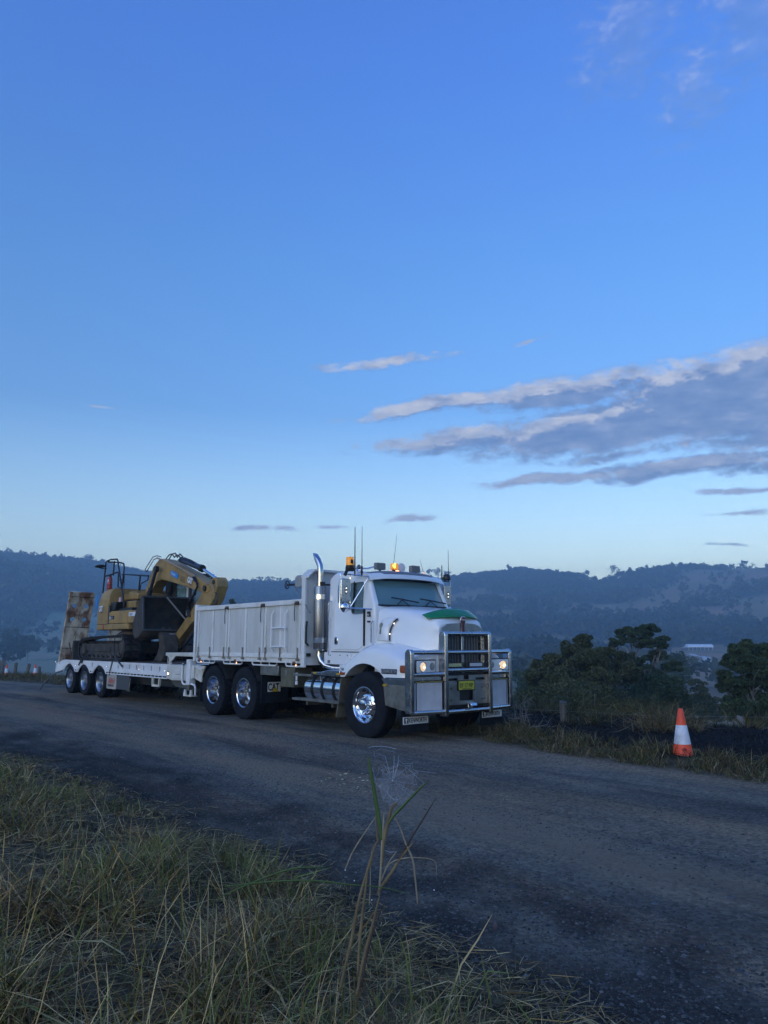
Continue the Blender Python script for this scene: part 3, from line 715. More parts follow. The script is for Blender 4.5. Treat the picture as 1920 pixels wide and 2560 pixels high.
tb(gs, 'grille_slats', M('grille_slat', (.20, .21, .24), .4, .5), 0, label='fine horizontal slats')['kind'] = 'stuff'
for k in range(-6, 7):
    if k: tb(MB().box(gx - .035, gx - .02, YC + k * .066 - .006, YC + k * .066 + .006, .98, 1.68), 'grille_bar', grey)
tb(MB().box(gx - .04, gx + .02, YC - .028, YC + .028, .98, 1.70), 'grille_centre_bar', alloy, .006)
# badge at the nose: red shield with an upright bar
red = M('badge_red', (.10, .012, .02), .35)
tb(MB().prism([(YC + a, z) for a, z in ((-.035, 1.70), (.035, 1.70), (.035, 1.86), (.05, 1.90), (.055, 1.95), (.04, 1.985), (0, 2.0), (-.04, 1.985), (-.055, 1.95), (-.05, 1.90), (-.035, 1.86))][::-1], gx + .014, gx + .04, 'x'), 'emblem', alloy, .006)
tb(MB().prism([(YC + a, z) for a, z in ((-.022, 1.72), (.022, 1.72), (.022, 1.86), (.04, 1.91), (.04, 1.955), (.0, 1.98), (-.04, 1.955), (-.04, 1.91), (-.022, 1.86))][::-1], gx + .04, gx + .046, 'x'), 'emblem_face', red)
text('lettering', 'KW', .045, signw, truck, (gx + .047, YC - .031, 1.915), (R(90), 0, R(90)), .001)
# green stone guard on the bonnet
gn = M('green_acrylic', (.01, .20, .07), .12, spec=.7, alpha=.9)
rows = []
for t in np.linspace(0, 1, 6):
    rows.append([(.80 - .15 * t ** 1.3 + .03 * (1 - s_ * s_) - .17 * abs(s_) ** 3, YC + s_ * (.61 - .02 * t), 1.975 - .035 * abs(s_) ** 2.2 + t * (.085 + .075 * (1 - abs(s_) ** 3)) - .01 * t * t) for s_ in np.linspace(-1, 1, 25)])
go_ = tb(MB().grid(rows), 'stone_guard', gn, smooth=60, label='translucent green stone guard across the bonnet nose')
so2 = go_.modifiers.new('solid', 'SOLIDIFY'); so2.thickness = .006
# ---- bullbar
def channel(u, y, z0, z1, wx=.13, wy=.075, slant=0):
    return MB().prism(rrect([(u - wx, z0), (u, z0), (u, z1 - .02), (u - .03, z1 + .03), (u - wx * .7, z1 + .03), (u - wx, z1 - .02)], .025, 3), y - wy / 2, y + wy / 2)
UI, UO = .98, .865
yi = [YC - .515, YC + .515]; yo = [YC - 1.15, YC + 1.15]
bull = tb(MB(), 'bullbar', alloy) if False else None
for y in yi: tb(channel(UI, y, .40, 1.71, .15), 'bullbar_post', alloy, .012)
for y in yo: tb(channel(UO, y, .46, 1.42, .15), 'bullbar_post', alloy, .012)
def btube(z, a, b, ua, ub, name='bullbar_tube'): return tb(MB().cyl((ua, a, z), (ub, b, z), .036, 16), name, alloy)
for z in (1.70, 1.40, 1.115): btube(z, yi[0], yi[1], UI - .045, UI - .045)
btube(.465, yi[0] + .03, yi[1] - .03, UI - .045, UI - .045)
for a, b in ((yo[0], yi[0]), (yo[1], yi[1])):
    for z in (1.40, 1.06, .475): btube(z, a, b, UO - .045, UI - .05)
    # wing panels
    o = tb(MB().box(0, 1, -.006, .006, .50, .93), 'wing_panel', M('grey_mesh', (.50, .50, .52), .7, col2=(.38, .38, .41), scale=3, bump=.3), label='grey blanking sheet cable-tied in the bullbar wing')
    L_ = math.hypot(b - a, UI - UO) - .13; ang = math.atan2(b - a, UI - UO); o.scale = (L_, 1, 1); o.rotation_euler = (0, 0, ang)
    o.location = (UO - .05 + math.cos(ang) * .065, a + math.sin(ang) * .065, 0)
    o = tb(MB().box(0, 1, -.012, .0, .965, 1.02), 'wing_plate', alloy); o.scale = (L_, 1, 1); o.rotation_euler = (0, 0, ang); o.location = (UO - .075 + math.cos(ang) * .065, a + math.sin(ang) * .065, 0)
    tb(MB().tube([(UO - .03 + (UI - UO) * t, lerp(a, b, t), .945 + .008 * math.sin(t * 25)) for t in np.linspace(.1, .9, 12)], .007, 5), 'tie_cord', M('ochre_cord', (.30, .24, .06), .7))
# centre bumper plate
pl = tb(MB().box(UI - .09, UI - .07, yi[0] + .03, yi[1] - .03, .56, 1.03), 'bumper_plate', M('brushed_plate', (.36, .37, .38), .34, 1.0, col2=(.24, .24, .25), scale=2.5), .006)
cut(pl, [MB().prism(rrect([(YC - .43, .985), (YC - .21, .985), (YC - .21, .945), (YC - .43, .945)], .02), .7, 1.2, 'x'), MB().prism(rrect([(YC + .21, .985), (YC + .43, .985), (YC + .43, .945), (YC + .21, .945)], .02), .7, 1.2, 'x'), MB().prism(rrect([(YC - .17, .80), (YC + .15, .80), (YC + .15, .625), (YC - .17, .625)], .02), .7, 1.2, 'x'), MB().box(.7, 1.2, YC - .07, YC + .05, .96, 1.035)])
tb(MB().box(UI - .16, UI - .13, yi[0], yi[1], .52, 1.06), 'bumper_backing', signk)
tb(MB().box(UI - .072, UI - .062, yi[0] + .04, yi[1] - .04, .895, .905), 'bumper_fold', chrome)
npl = M('plate_yellow', (.42, .40, .04), .4)
o = tb(MB().box(UI - .058, UI - .05, YC - .20, YC + .16, .795, .935), 'number_plate', npl, .004)
text('lettering', 'BY 17 MP', .105, signk, truck, (UI - .048, YC - .188, .83), (R(90), 0, R(90)), .001, sx=.74)
text('lettering', 'NEW SOUTH WALES', .022, signk, truck, (UI - .048, YC - .12, .803), (R(90), 0, R(90)), .001)
tb(MB().box(UI - .062, UI - .056, YC - .22, YC + .18, .78, .95), 'plate_surround', signk)
for y in (YC - .36, YC + .36):
    for z in (.83, .64): tb(MB().cyl((UI - .07, y, z), (UI - .035, y, z), .016, 8), 'bolt', dull); tb(MB().cyl((UI - .07, y + .05, z + .005), (UI - .045, y + .05, z + .005), .012, 8), 'bolt', dull)
tb(MB().prism([(UI - .07, .60), (UI + .03, .585), (UI + .05, .545), (UI + .035, .54), (UI + .015, .57), (UI - .07, .575)][::-1], YC - .02, YC + .12), 'bumper_step', chrome, .004)
tb(MB().box(UI - .10, UI - .03, YC - .01, YC + .09, .44, .57), 'bumper_bracket', alloy, .006)
for y in (YC - .29, YC + .20):
    o = tb(MB().box(UI - .10, UI - .05, y - .15, y + .16, 1.155, 1.235), 'light_bar', blackpl, .006)
    MB().box(UI - .052, UI - .045, y - .14, y + .15, 1.17, 1.222).build('light_bar_lens', M('led_lens' + str(y > YC), (.42, .42, .22) if y < YC else (.5, .52, .56), .3), o)
# side returns of the bumper, amber lamp
for s_ in (-1, 1):
    yb = YC + s_ * 1.15; y0, y1 = sorted((yb, yb - s_ * .02))
    tb(MB().prism([(.10, .985), (.16, .90), (.22, .56), (.62, .50), (.80, .48), (.80, .96), (.60, .985)][::-1], y0, y1), 'bumper_side', alloy, .004)
    tb(MB().prism([(.15, .89), (.20, .56), (.60, .505), (.74, .50), (.74, .88)][::-1], min(yb + s_ * .004, yb), max(yb + s_ * .004, yb)), 'bumper_side_sheet', dull)
    tb(MB().box(.15, .24, yb + s_ * .004, yb + s_ * .02, .86, .895), 'side_marker', M('amber_dull', (.45, .28, .02), .3), .004)
tb(MB().box(.60, .84, .10, 2.24, .50, .95), 'bumper_beam', black, .01)
# under-bumper flaps with signs
for y0, y1 in ((-.0, .58), (1.80, 2.34)):
    o = tb(MB().box(.60, .62, y0, y1, .16, .50), 'front_flap', rubber)
    s0 = y0 + .02; MB().box(.622, .632, s0, y1 - .02, .285, .40).build('flap_sign', signw, o, .003)
    MB().box(.633, .635, s0 + .02, s0 + .11, .30, .388).build('sign_emblem', signk, o)
    MB().prism([(s0 + .065 + a, z) for a, z in ((-.012, .305), (.012, .305), (.012, .34), (.024, .355), (.018, .378), (-.018, .378), (-.024, .355), (-.012, .34))], .6355, .637, 'x').build('sign_emblem', signw, o)
    text('lettering', 'KENWORTH', .10, signk, o, (.634, s0 + .12, .309), (R(90), 0, R(90)), .001, sx=.57 if y1 > 2 else .66, bold=.001)
# front mudflap behind the wheel
tb(MB().prism([(-1.16, .27), (-1.02, .95), (-1.00, .95), (-1.14, .27)], .02, .46), 'mudflap', M('dusty_flap', (.16, .15, .12), .8, col2=(.10, .09, .07), scale=4), .01)
# ---- steps, tank, boxes on the near side
tb(MB().prism([(-1.90, .98), (-1.02, .965), (-1.0, 1.07), (-1.10, 1.075), (-1.35, 1.075), (-1.62, 1.035), (-1.88, 1.03)][::-1], -.01, .42), 'step', alloy, .012)
for u in (-1.80, -1.10): tb(MB().box(u, u + .09, -.018, -.008, 1.0, 1.03), 'step_marker', M('amber_dull', (.45, .28, .02), .3))
tb(MB().box(-2.50, -1.9, .0, .05, .94, .985), 'side_rail', dull, .005)
tank = tb(MB().lathe([(.001, -2.27), (.235, -2.265), (.255, -2.24), (.26, -2.2), (.26, -1.14), (.255, -1.10), (.235, -1.075), (.001, -1.07)], (0, .33, .725), 'x', 40), 'fuel_tank', chrome)
for u in (-1.97, -1.66, -1.30):
    MB().lathe([(.263, u - .035), (.268, u - .035), (.268, u + .035), (.263, u + .035)], (0, .33, .725), 'x', 40).build('tank_strap', blackpl, tank)
tb(MB().box(-2.52, -1.04, .0, .16, .50, .545).box(-2.2, -2.14, .1, .5, .42, .54).box(-1.4, -1.34, .1, .5, .42, .54), 'lower_step', dull, .006)
tb(MB().box(-2.97, -2.50, .03, .45, .72, 1.08), 'battery_box', M('brass_box', (.23, .21, .14), .5, .7, col2=(.15, .14, .10), scale=5), .008)
tb(MB().box(-2.985, -2.975, .05, .4, .70, 1.10).box(-2.80, -2.72, .018, .03, .93, 1.03), 'box_latch', dull)
tb(MB().cyl((-2.40, .02, .86), (-2.40, .02, 1.0), .02, 8).cyl((-2.40, .02, .78), (-2.40, .02, .85), .026, 8), 'drain_bottle', signw)
tb(MB().box(-3.10, -2.97, .1, .5, .80, 1.1), 'air_tank', black, .03)
# drive guards: plate ahead of the wheels and its flap
tb(MB().box(-3.72, -3.05, .02, .60, .92, 1.11), 'guard_plate', dull, .01)
o = tb(MB().box(-3.70, -3.67, .03, .66, .36, .92), 'mudflap', rubber)
MB().box(-3.669, -3.664, .17, .47, .58, .77).build('flap_sign', signw, o)
text('lettering', 'CAT', .20, signk, o, (-3.662, .175, .605), (R(90), 0, R(90)), .001, sx=.66, bold=.006)
MB().prism([(.25, .582), (.44, .582), (.345, .67)], -3.6615, -3.659, 'x').build('triangle', M('sign_yellow', (.55, .40, .03), .5), o)
# rear guards over drive wheels
for u in AX[1:]:
    tb(MB().grid([[(u + x, y, z) for x, z in arc(0, .53, .60, 155, 25, 12)] for y in (.02, .62)]), 'mudguard', black)
# ---- exhaust
ex = (-1.955, .22)
muf = tb(MB().lathe([(.001, 1.42), (.11, 1.42), (.118, 1.44), (.118, 2.58), (.11, 2.6), (.001, 2.6)], (ex[0], ex[1], 0), 'z', 28), 'muffler', M('perforated_shield', (.36, .36, .38), .35, 1.0))
pm = MATS['perforated_shield']; q = NT(pm.node_tree); tcn = q.node('ShaderNodeTexCoord').outputs['Object']
vx = q.node('ShaderNodeTexVoronoi', feature='F1'); q.l.new(q.mapping(tcn, scale=(70, 70, 70)), vx.inputs['Vector']); vx.inputs['Scale'].default_value = 1; vx.inputs['Randomness'].default_value = .1
fz_ = q.rng(vx.outputs['Distance'], .33, .40); q.l.new(q.mix(fz_, (.02, .02, .02, 1), (.36, .36, .37, 1)), q.n['Principled BSDF'].inputs['Base Color']); q.l.new(q.m('MULTIPLY', fz_, 1), q.n['Principled BSDF'].inputs['Metallic'])
for z in (2.40, 1.60): MB().lathe([(.119, z - .045), (.122, z - .045), (.122, z + .045), (.119, z + .045)], (ex[0], ex[1], 0), 'z', 28).build('clamp_band', chrome, muf)
MB().lathe([(.119, 1.41), (.124, 1.41), (.124, 1.435), (.119, 1.435)], (ex[0], ex[1], 0), 'z', 28).build('end_ring', chrome, muf)
pp = [(ex[0], ex[1], z) for z in (2.58, 2.7, 2.82, 2.93)] + [(ex[0] - .015, ex[1], 2.99), (ex[0] - .05, ex[1], 3.05), (ex[0] - .10, ex[1], 3.12)] + [(ex[0] - .17, ex[1], 3.21)]
st = MB().tube(pp, .058, 20); n_ = 20
for k in range(n_):       # slash-cut tip
    x, y, z = st.v[(len(pp) - 1) * n_ + k]; st.v[(len(pp) - 1) * n_ + k] = (x + (ex[0] - .17 - x) * 1.2 * 0, y, z + (ex[0] - .17 - x) * 1.3 + .02)
tb(st, 'exhaust_stack', M('stack_chrome', (.50, .50, .52), .10, 1.0))
tb(MB().tube([(ex[0], ex[1], 1.44), (ex[0], ex[1], 1.32), (ex[0] + .03, ex[1] + .01, 1.22), (ex[0] + .12, ex[1] + .05, 1.14), (ex[0] + .28, ex[1] + .12, 1.10), (ex[0] + .5, .45, 1.10)], .056, 16), 'exhaust_elbow', MATS['stack_chrome'])
for z in (2.63, 1.40): tb(MB().cyl((ex[0] + .03, ex[1] + .02, z), (-1.75, .45, z), .02, 8).box(ex[0] + .06, ex[0] + .12, ex[1] - .05, ex[1] + .03, z - .02, z + .05), 'muffler_bracket', black)
tb(MB().tube([(-1.66, .235, 1.3), (-1.66, .215, 1.34), (-1.66, .205, 2.30), (-1.62, .24, 2.31)], .012, 6), 'grab_rail', chrome)
# ---- mirrors
for s_ in (-1, 1):
    ym = YC + s_ * 1.24; yk = YC + s_ * .90; um = -.80
    fr = MB()
    fr.tube([(um, yk, 2.74), (um, ym + s_ * .09, 2.74), (um, ym + s_ * .105, 2.70), (um, ym + s_ * .105, 2.14)], .010, 6)
    fr.tube([(um, yk - s_ * .1, 2.73), (um, ym, 2.735)], .010, 6).tube([(um + .25, yk, 2.70), (um, ym - s_ * .06, 2.74)], .009, 6)
    fr.tube([(um, ym - s_ * .12, 2.73), (um, ym - s_ * .12, 2.12)], .008, 6)
    fr.tube([(um + .35, yk + s_ * .01, 2.13), (um, ym + s_ * .1, 2.15), (um - .2, yk + s_ * .0, 2.13)], .012, 6)
    fr.tube([(um + .05, ym - s_ * .10, 2.18), (um + .22, yk, 2.66)], .010, 6)
    tb(fr, 'mirror_bracket', chrome)
    o = tb(MB().prism(rrect([(ym - .10, 2.27), (ym + .10, 2.27), (ym + .10, 2.66), (ym - .10, 2.66)], .03), um - .05, um + .035, 'x'), 'mirror', alloy, .012)
    MB().box(um - .056, um - .051, ym - .085, ym + .085, 2.285, 2.645).build('mirror_glass', chrome, o)
    MB().box(um + .036, um + .046, ym - s_ * .0 - .018, ym - s_ * .0 + .018, 2.39, 2.53).build('mirror_lamp_strip', dull, o, .006)
    for z in (2.43, 2.49): MB().lathe([(.009, 0), (.001, .006)], (um + .047, ym, z), 'x', 8).build('mirror_lamp', M('small_led', (1, .9, .8), .3, emit=((1, .85, .7), 5)), o)
    o = tb(MB().lathe([(.001, .045), (.06, .035), (.088, .005), (.095, -.02), (.09, -.03), (.001, -.03)], (um + .03, ym + .0, 2.16), 'x', 24), 'spot_mirror', chrome)
# ---- roof gear
def beacon(u, y, z, lit, h=.18, r=.085):
    b_ = tb(MB().lathe([(r * .9, z), (r * .95, z + .05), (.001, z + .05)], (u, y, 0), 'z', 20), 'beacon', blackpl)
    MB().lathe([(r * .92, z + .05), (r * .86, z + h), (r * .80, z + h + .012), (.001, z + h + .014)], (u, y, 0), 'z', 20).build('beacon_lens', M('amber_dome' + str(lit), (.80, .30, .02), .2, emit=((1, .38, .02), .30 if not lit else .42)), b_)
    if lit: MB().lathe([(.05, -.02), (.045, .0), (.001, .004)], (u + r * .80, y - .03, z + .12), 'x', 16).build('beacon_bulb', M('beacon_bulb', (1, .6, .1), .3, emit=((1, .62, .08), 3.2)), b_)
    else: MB().box(u + r * .35, u + r * .9, y - .01, y + .025, z + .05, z + .14).box(u + r * .35, u + r * .92, y - .03, y + .005, z + .08, z + .15).build('reflector', signk, b_)
    return b_
bk = MB().tube([(-.80, YC - 1.24, 2.72), (-.80, YC - 1.20, 2.80), (-.80, YC - 1.14, 2.84)], .03, 8).lathe([(.075, 2.80), (.085, 2.86), (.05, 2.87), (.001, 2.87)], (-.80, YC - 1.13, 0), 'z', 16); tb(bk, 'beacon_bracket', blackpl)
beacon(-.80, YC - 1.13, 2.85, False, .185, .078)
beacon(-.95, YC + .03, 2.85, True, .155, .085)
tb(MB().cyl((-.95, YC + .15, 2.86), (-.95, YC + .21, 2.86), .03, 12).lathe([(.075, -.03), (.09, .0), (.085, .02), (.001, .03)], (-.95, YC + .20, 2.95), 'x', 20), 'horn_lamp', signw)
for y in (YC - .43, YC + .42):
    o = tb(MB().prism(rrect([(y - .11, 2.865), (y + .11, 2.865), (y + .11, 2.99), (y - .11, 2.99)], .02), -.86, -.78, 'x').box(-.84, -.80, y - .02, y + .02, 2.80, 2.87), 'work_lamp', grey, .008)
    for k in range(5): MB().box(-.779, -.772, y - .095, y + .095, 2.88 + k * .021, 2.889 + k * .021).build('lamp_fin', greyl, o)
for y in (YC - .22, YC - .05, YC + .62): tb(MB().lathe([(.035, -.05), (.03, -.01), (.001, 0)], (-.74, y, 2.845), 'x', 12), 'clearance_lamp', ledo if y < YC + .1 and y > YC - .1 else M('pale_lens', (.7, .6, .55), .3, emit=((1, .6, .4), .5)))
tb(MB().tube([(-.90, YC - .93, 2.86), (-.88, YC - .66, 2.88), (-.85, YC - .52, 2.92)], .016, 6).lathe([(.07, 0), (.06, .03), (.03, .05), (.001, .06)], (-.9, YC - .86, 2.87), 'y', 16), 'air_horn', chrome)
def aerial(u, y, z0, z1, r=.008, du=0, dy=0): tb(MB().tube([(u, y, z0), (u + du * .3, y + dy * .3, z0 + (z1 - z0) * .3), (u + du, y + dy, z1)], [r * 1.3, r, r * .5], 6), 'aerial', blackpl)
aerial(-.80, YC - 1.02, 2.72, 3.60, .012); aerial(-.80, YC - .86, 2.74, 3.62, .008); tb(MB().cyl((-.8, YC - .86, 2.72), (-.8, YC - .86, 2.90), .018, 8), 'aerial_base', blackpl)
aerial(-.9, YC - .05, 2.86, 3.56, .005, .04, .07); aerial(-.9, YC + .74, 2.84, 3.14, .005, -.02, -.09); aerial(-.80, YC + 1.30, 2.72, 3.36, .007); aerial(-.8, YC + 1.12, 2.70, 3.05, .014)
tb(MB().lathe([(.07, 2.76), (.08, 2.80), (.06, 2.86), (.03, 2.88), (.001, 2.88)], (-.80, YC + 1.25, 0), 'z', 14), 'beacon_bracket', blackpl)
# ---- tipper body
BX0, BX1, BZ0, BZ1 = -6.60, -2.22, 1.26, 2.37
NY, FY = .02, 2.32
body = tb(MB().box(BX0, BX1, NY, FY, 1.17, BZ0), 'tray_floor', tipwhite, .006)
for side in (0, 1):
    yo_, yi_ = (NY, NY + .05) if side == 0 else (FY, FY - .05)
    yr = NY - .025 if side == 0 else FY + .025
    edges = [-6.52, -5.10, -3.60, -2.26]
    for k in range(3):
        o = tb(MB().box(edges[k] + .012, edges[k + 1] - .012, yo_, yi_, BZ0 + .01, 2.28), 'side_panel', tippanel, .004)
    for u in (-5.78, -4.33): tb(MB().box(u - .035, u + .035, yr, yo_, BZ0 + .0, 2.27), 'rib', tipwhite, .008)
    for u in (-5.155, -5.045, -3.655, -3.545, -6.49, -2.30): tb(MB().box(u - .03, u + .03, yr + (.003 if side == 0 else -.003), yo_, BZ0 + .0, 2.27), 'rib', tipwhite, .008)
    tb(MB().box(BX0 - .02, BX1, yr - (.012 if side == 0 else -.012), yi_, 2.272, BZ1), 'top_rail', tipwhite, .012)
    tb(MB().box(-6.56, -2.24, yr - .001 if side == 0 else yr + .001, yo_, BZ0 + .001, BZ0 + .085), 'bottom_rail', tipwhite, .008)
    tb(MB().box(BX0 - .06, BX0 + .03, yr - .015 if side == 0 else yr + .015, yi_, 1.14, 2.42), 'corner_post', tipwhite, .01)
    if side == 0:
        for u in (-5.10, -3.60, -2.36):
            tb(MB().box(u - .06, u + .06, yr - .035, yr - .013, 2.27, 2.33).cyl((u - .045, yr - .05, 2.29), (u + .05, yr - .05, 2.29), .014, 6), 'top_latch', rust)
            tb(MB().tube([(u - .06, yr - .03, 2.28), (u - .07, yr - .035, 2.1), (u - .065, yr - .03, 1.96)], .009, 5), 'latch_strap', black)
        for u in (-6.42, -5.86, -5.22, -4.98, -4.40, -3.72, -3.50, -2.95, -2.34):
            tb(MB().box(u - .012, u + .012, yr - .022, yr - .004, 1.26, 1.46).box(u - .03, u + .035, yr - .03, yr - .002, 1.215, 1.26), 'drop_hinge', M('hinge_steel', (.30, .27, .23), .7, col2=(.12, .08, .05), scale=12))
        # ladder
        lx0, lx1 = -3.22, -2.72; yl = yr - .05
        tb(MB().tube([(lx0, yr, 2.18), (lx0, yl, 2.10), (lx0, yl, 1.46), (lx0, yr, 1.38)], .014, 8).tube([(lx1, yr, 2.18), (lx1, yl, 2.10), (lx1, yl, 1.46), (lx1, yr, 1.38)], .014, 8)
           .tube([(lx0, yl, 1.84), (lx1, yl, 1.84)], .014, 8).tube([(lx0, yl, 1.48), (lx1, yl, 1.48)], .014, 8).box(lx0, lx1, yl + .0, yl + .03, 1.83, 1.85).box(-2.99, -2.95, yr, yo_, 1.35, 2.26), 'ladder', M('ladder_white', (.8, .8, .8), .4))
        # rope rails below
        for a, b_ in ((-6.52, -5.66), (-5.26, -4.46), (-4.04, -3.10), (-2.78, -2.25)):
            pts = [(a, NY, 1.17), (a + .01, NY, 1.13), (a + .05, NY, 1.11), (b_ - .05, NY, 1.11), (b_ - .01, NY, 1.13), (b_, NY, 1.17)]
            m_ = MB().tube(pts, .017, 8)
            for t in (.36, .7): m_.cyl((lerp(a, b_, t), NY, 1.11), (lerp(a, b_, t), NY, 1.17), .013, 6)
            tb(m_, 'rope_rail', tipwhite)
        for u in (-6.30, -4.68, -2.42):
            tb(MB().lathe([(.02, 0), (.001, -.012)], (u, NY - .01, 1.13), 'y', 10), 'marker_lamp', ledo); tb(MB().box(u - .12, u - .03, NY - .012, NY - .001, 1.175, 1.205), 'reflector', M('orange_lens', (.30, .07, .02), .35))
tb(MB().box(BX0 - .03, BX0 + .01, NY, FY, BZ0, 2.34), 'tailgate', cream, .006)
tb(MB().box(BX0 - .07, BX0 + .06, NY + .0, FY, 2.36, 2.41), 'tail_rail', cream, .008)
# headboard
hb = [(NY - .01, 1.14), (NY - .01, 2.78), (NY + .13, 2.90), (FY - .13, 2.90), (FY + .01, 2.78), (FY + .01, 1.14)]
tb(MB().prism(hb, -2.22, -2.15, 'x'), 'headboard', tipwhite, .006)
tb(MB().prism([(NY - .02, 2.76), (NY + .12, 2.885), (FY - .12, 2.885), (FY + .02, 2.76), (FY + .02, 2.80), (FY - .115, 2.93), (NY + .115, 2.93), (NY - .02, 2.80)][::-1], -2.28, -2.02, 'x'), 'headboard_hood', tipwhite, .004)
tb(MB().box(-2.25, -2.13, NY - .025, NY + .03, 1.10, 2.78), 'headboard_post', tipwhite, .008)
tb(MB().prism(rrect([(-2.52, 2.60), (-2.27, 2.60), (-2.27, 2.83), (-2.48, 2.83)], .06), NY - .01, NY + .12), 'tarp_end_housing', M('tarp_grey', (.30, .31, .31), .6), .01)
tb(MB().cyl((-2.42, NY + .12, 2.72), (-2.42, FY - .1, 2.72), .09, 16), 'tarp_roll', M('tarp_dark', (.07, .075, .08), .8))
hw = MB().tube([(-2.70 + .075 * math.cos(a), NY - .06, 2.66 + .075 * math.sin(a)) for a in np.linspace(0, 6.283, 17)[:-1]], .012, 6, closed=True)
for k in range(3): a = k * 2.094; hw.cyl((-2.70, NY - .06, 2.66), (-2.70 + .07 * math.cos(a), NY - .06, 2.66 + .07 * math.sin(a)), .009, 5)
tb(hw.cyl((-2.70, NY - .06, 2.66), (-2.48, NY + .02, 2.66), .022, 8), 'crank_wheel', blackpl)
tb(MB().tube([(-2.48, NY - .03, 2.62), (-1.98, NY + .0, 2.10)], .010, 6), 'tarp_strut', grey)
tb(MB().tube([(-2.12, NY + .02, 1.95), (-2.11, NY + .00, 1.80), (-2.11, NY, 1.55), (-2.1, NY + .05, 1.5)], .02, 8), 'air_hose', blackpl)
tb(MB().box(-2.15, -2.12, NY + .02, NY + .12, 1.30, 1.36), 'sticker', signk)
tb(MB().box(-6.50, -6.46, .2, 2.1, .7, 1.05), 'rear_bar', black, .01)
tb(MB().box(-6.35, -6.32, .03, .65, .25, 1.05), 'mudflap', rubber)
# far side gear kept simple
tb(MB().box(-3.72, -1.0, 1.75, 2.30, .55, 1.0), 'far_side_tank', dull, .05)
# ================================================================== LOW LOADER TRAILER
tw = M('trailer_white', (.70, .71, .72), .45, col2=(.58, .57, .55), scale=1.6, lo=.45, hi=.75, layers=[((.20, .13, .08), 6, (1, 1, .7), .67, .78)])
timber = M('deck_timber', (.075, .058, .045), .85, col2=(.04, .034, .03), scale=4, stretch=(.3, 3, 1))
trailer = thing('low_loader_trailer', 'white three axle low loader trailer with its rusty ramps folded upright behind the tipper', 'trailer', uv2w(0, 0), RZ)
def tr(mb, name, mat, bevel=0, parent=trailer, smooth=40, label=None): return mb.build(name, mat, parent, bevel, smooth, 2, label)
TU = [-12.62, -13.93, -15.24]
# side beams with wheel scallops
def scallop(z_base, r):
    xs = []
    pts = [(-16.58, .62), (-16.55, .90), (-16.1, .955), (-15.95, 1.0), (-15.7, 1.02), (-8.06, 1.035), (-8.06, .745)]
    pts += [(-12.0, .745)]
    for u in TU:
        for a in range(0, 11):
            t = a / 10; x = u + .49 * (1 - 2 * t) ; z = .735 + (r) * (math.sin(math.pi * t) ** .75)
            pts.append((x, z))
    pts += [(-15.82, .70), (-16.3, .63)]
    return pts
for y0, y1 in ((-.005, .03), (2.31, 2.345)):
    o = tr(MB().prism(scallop(0, .18)[::-1], y0, y1), 'side_beam', tw)
    slots = MB()
    for u in (-16.43, -16.18, -14.35, -14.05, -13.22, -11.20, -10.86, -10.42, -9.93, -9.46, -8.98, -8.48): slots.prism([(u - .035, .85), (u + .035, .85), (u + .035, .965), (u - .035, .965)], -.1, 2.5)
    cut(o, [slots])
    bv = o.modifiers.new('bevel', 'BEVEL'); bv.width = .004; bv.segments = 1; bv.limit_method = 'ANGLE'; bv.angle_limit = R(50)
    # lower rail that follows the arches
    rp = [(-8.06, .695)] + [(-12.02, .695)]
    for u in TU:
        for a in range(0, 13):
            t = a / 12; rp.append((u + .52 * (1 - 2 * t), .685 + .235 * (math.sin(math.pi * t) ** .8)))
    rp += [(-15.85, .66), (-16.56, .605)]
    tr(MB().tube([(x, (y0 + y1) / 2, z) for x, z in rp], .018, 6), 'rope_rail', tw)
    st_ = MB().box(-8.1, -8.07, y0 + .005, y1 - .005, .69, .75)
    for k in range(17): tr(MB().box(-8.35 - k * .226, -8.33 - k * .226, y0 + .008, y1 - .008, .69, .75), 'rail_stay', tw)
    for u in (-13.27, -13.21, -14.60, -14.54): tr(MB().box(u, u + .02, y0 + .008, y1 - .008, .69, .745), 'rail_stay', tw)
for u, z in ((-16.58, .93), (-14.62, .865), (-12.01, .885), (-9.72, .875), (-8.14, .875)): tr(MB().lathe([(.030, -.006), (.028, -.014), (.015, -.016)], (u, 0, z), 'y', 12), 'lamp_ring', signk); tr(MB().lathe([(.015, -.016), (.001, -.02)], (u, 0, z), 'y', 10), 'marker_lamp', ledw)
for y0 in (.04, 2.295): tr(MB().box(-15.8, -8.1, y0, y0 + .006, .80, .982), 'slot_shade', black)  # black sheets added behind the slots to stand in for their shade
# deck planks
for k in range(11): tr(MB().box(-16.0, -8.08, .035 + k * .207, .035 + k * .207 + .198, .985, 1.03 + .004 * (k % 3)), 'deck_plank', timber, .004)
tr(MB().box(-15.9, -8.2, .75, .95, .60, .98).box(-15.9, -8.2, 1.4, 1.6, .60, .98), 'chassis', black) if False else None
for y in (.72, 1.44): tr(MB().box(-15.9, -7.2, y, y + .18, .58, .98), 'chassis_beam', black, .006)
for u in TU: tr(MB().cyl((u, .25, .44), (u, 2.1, .44), .065, 10), 'axle', black)
trT = tyre_mb(.44, .25, .27).mesh('tyre', rubber); trR = rim_mb('trailer', .268, .125).mesh('rim', M('trailer_rim', (.50, .51, .54), .32, 1.0, col2=(.30, .31, .32), scale=4))
for u in TU:
    for y, f in ((.16, False), (.46, True), (1.88, False), (2.18, True)): wheel(trailer, u, y, .435, trT, trR, f)
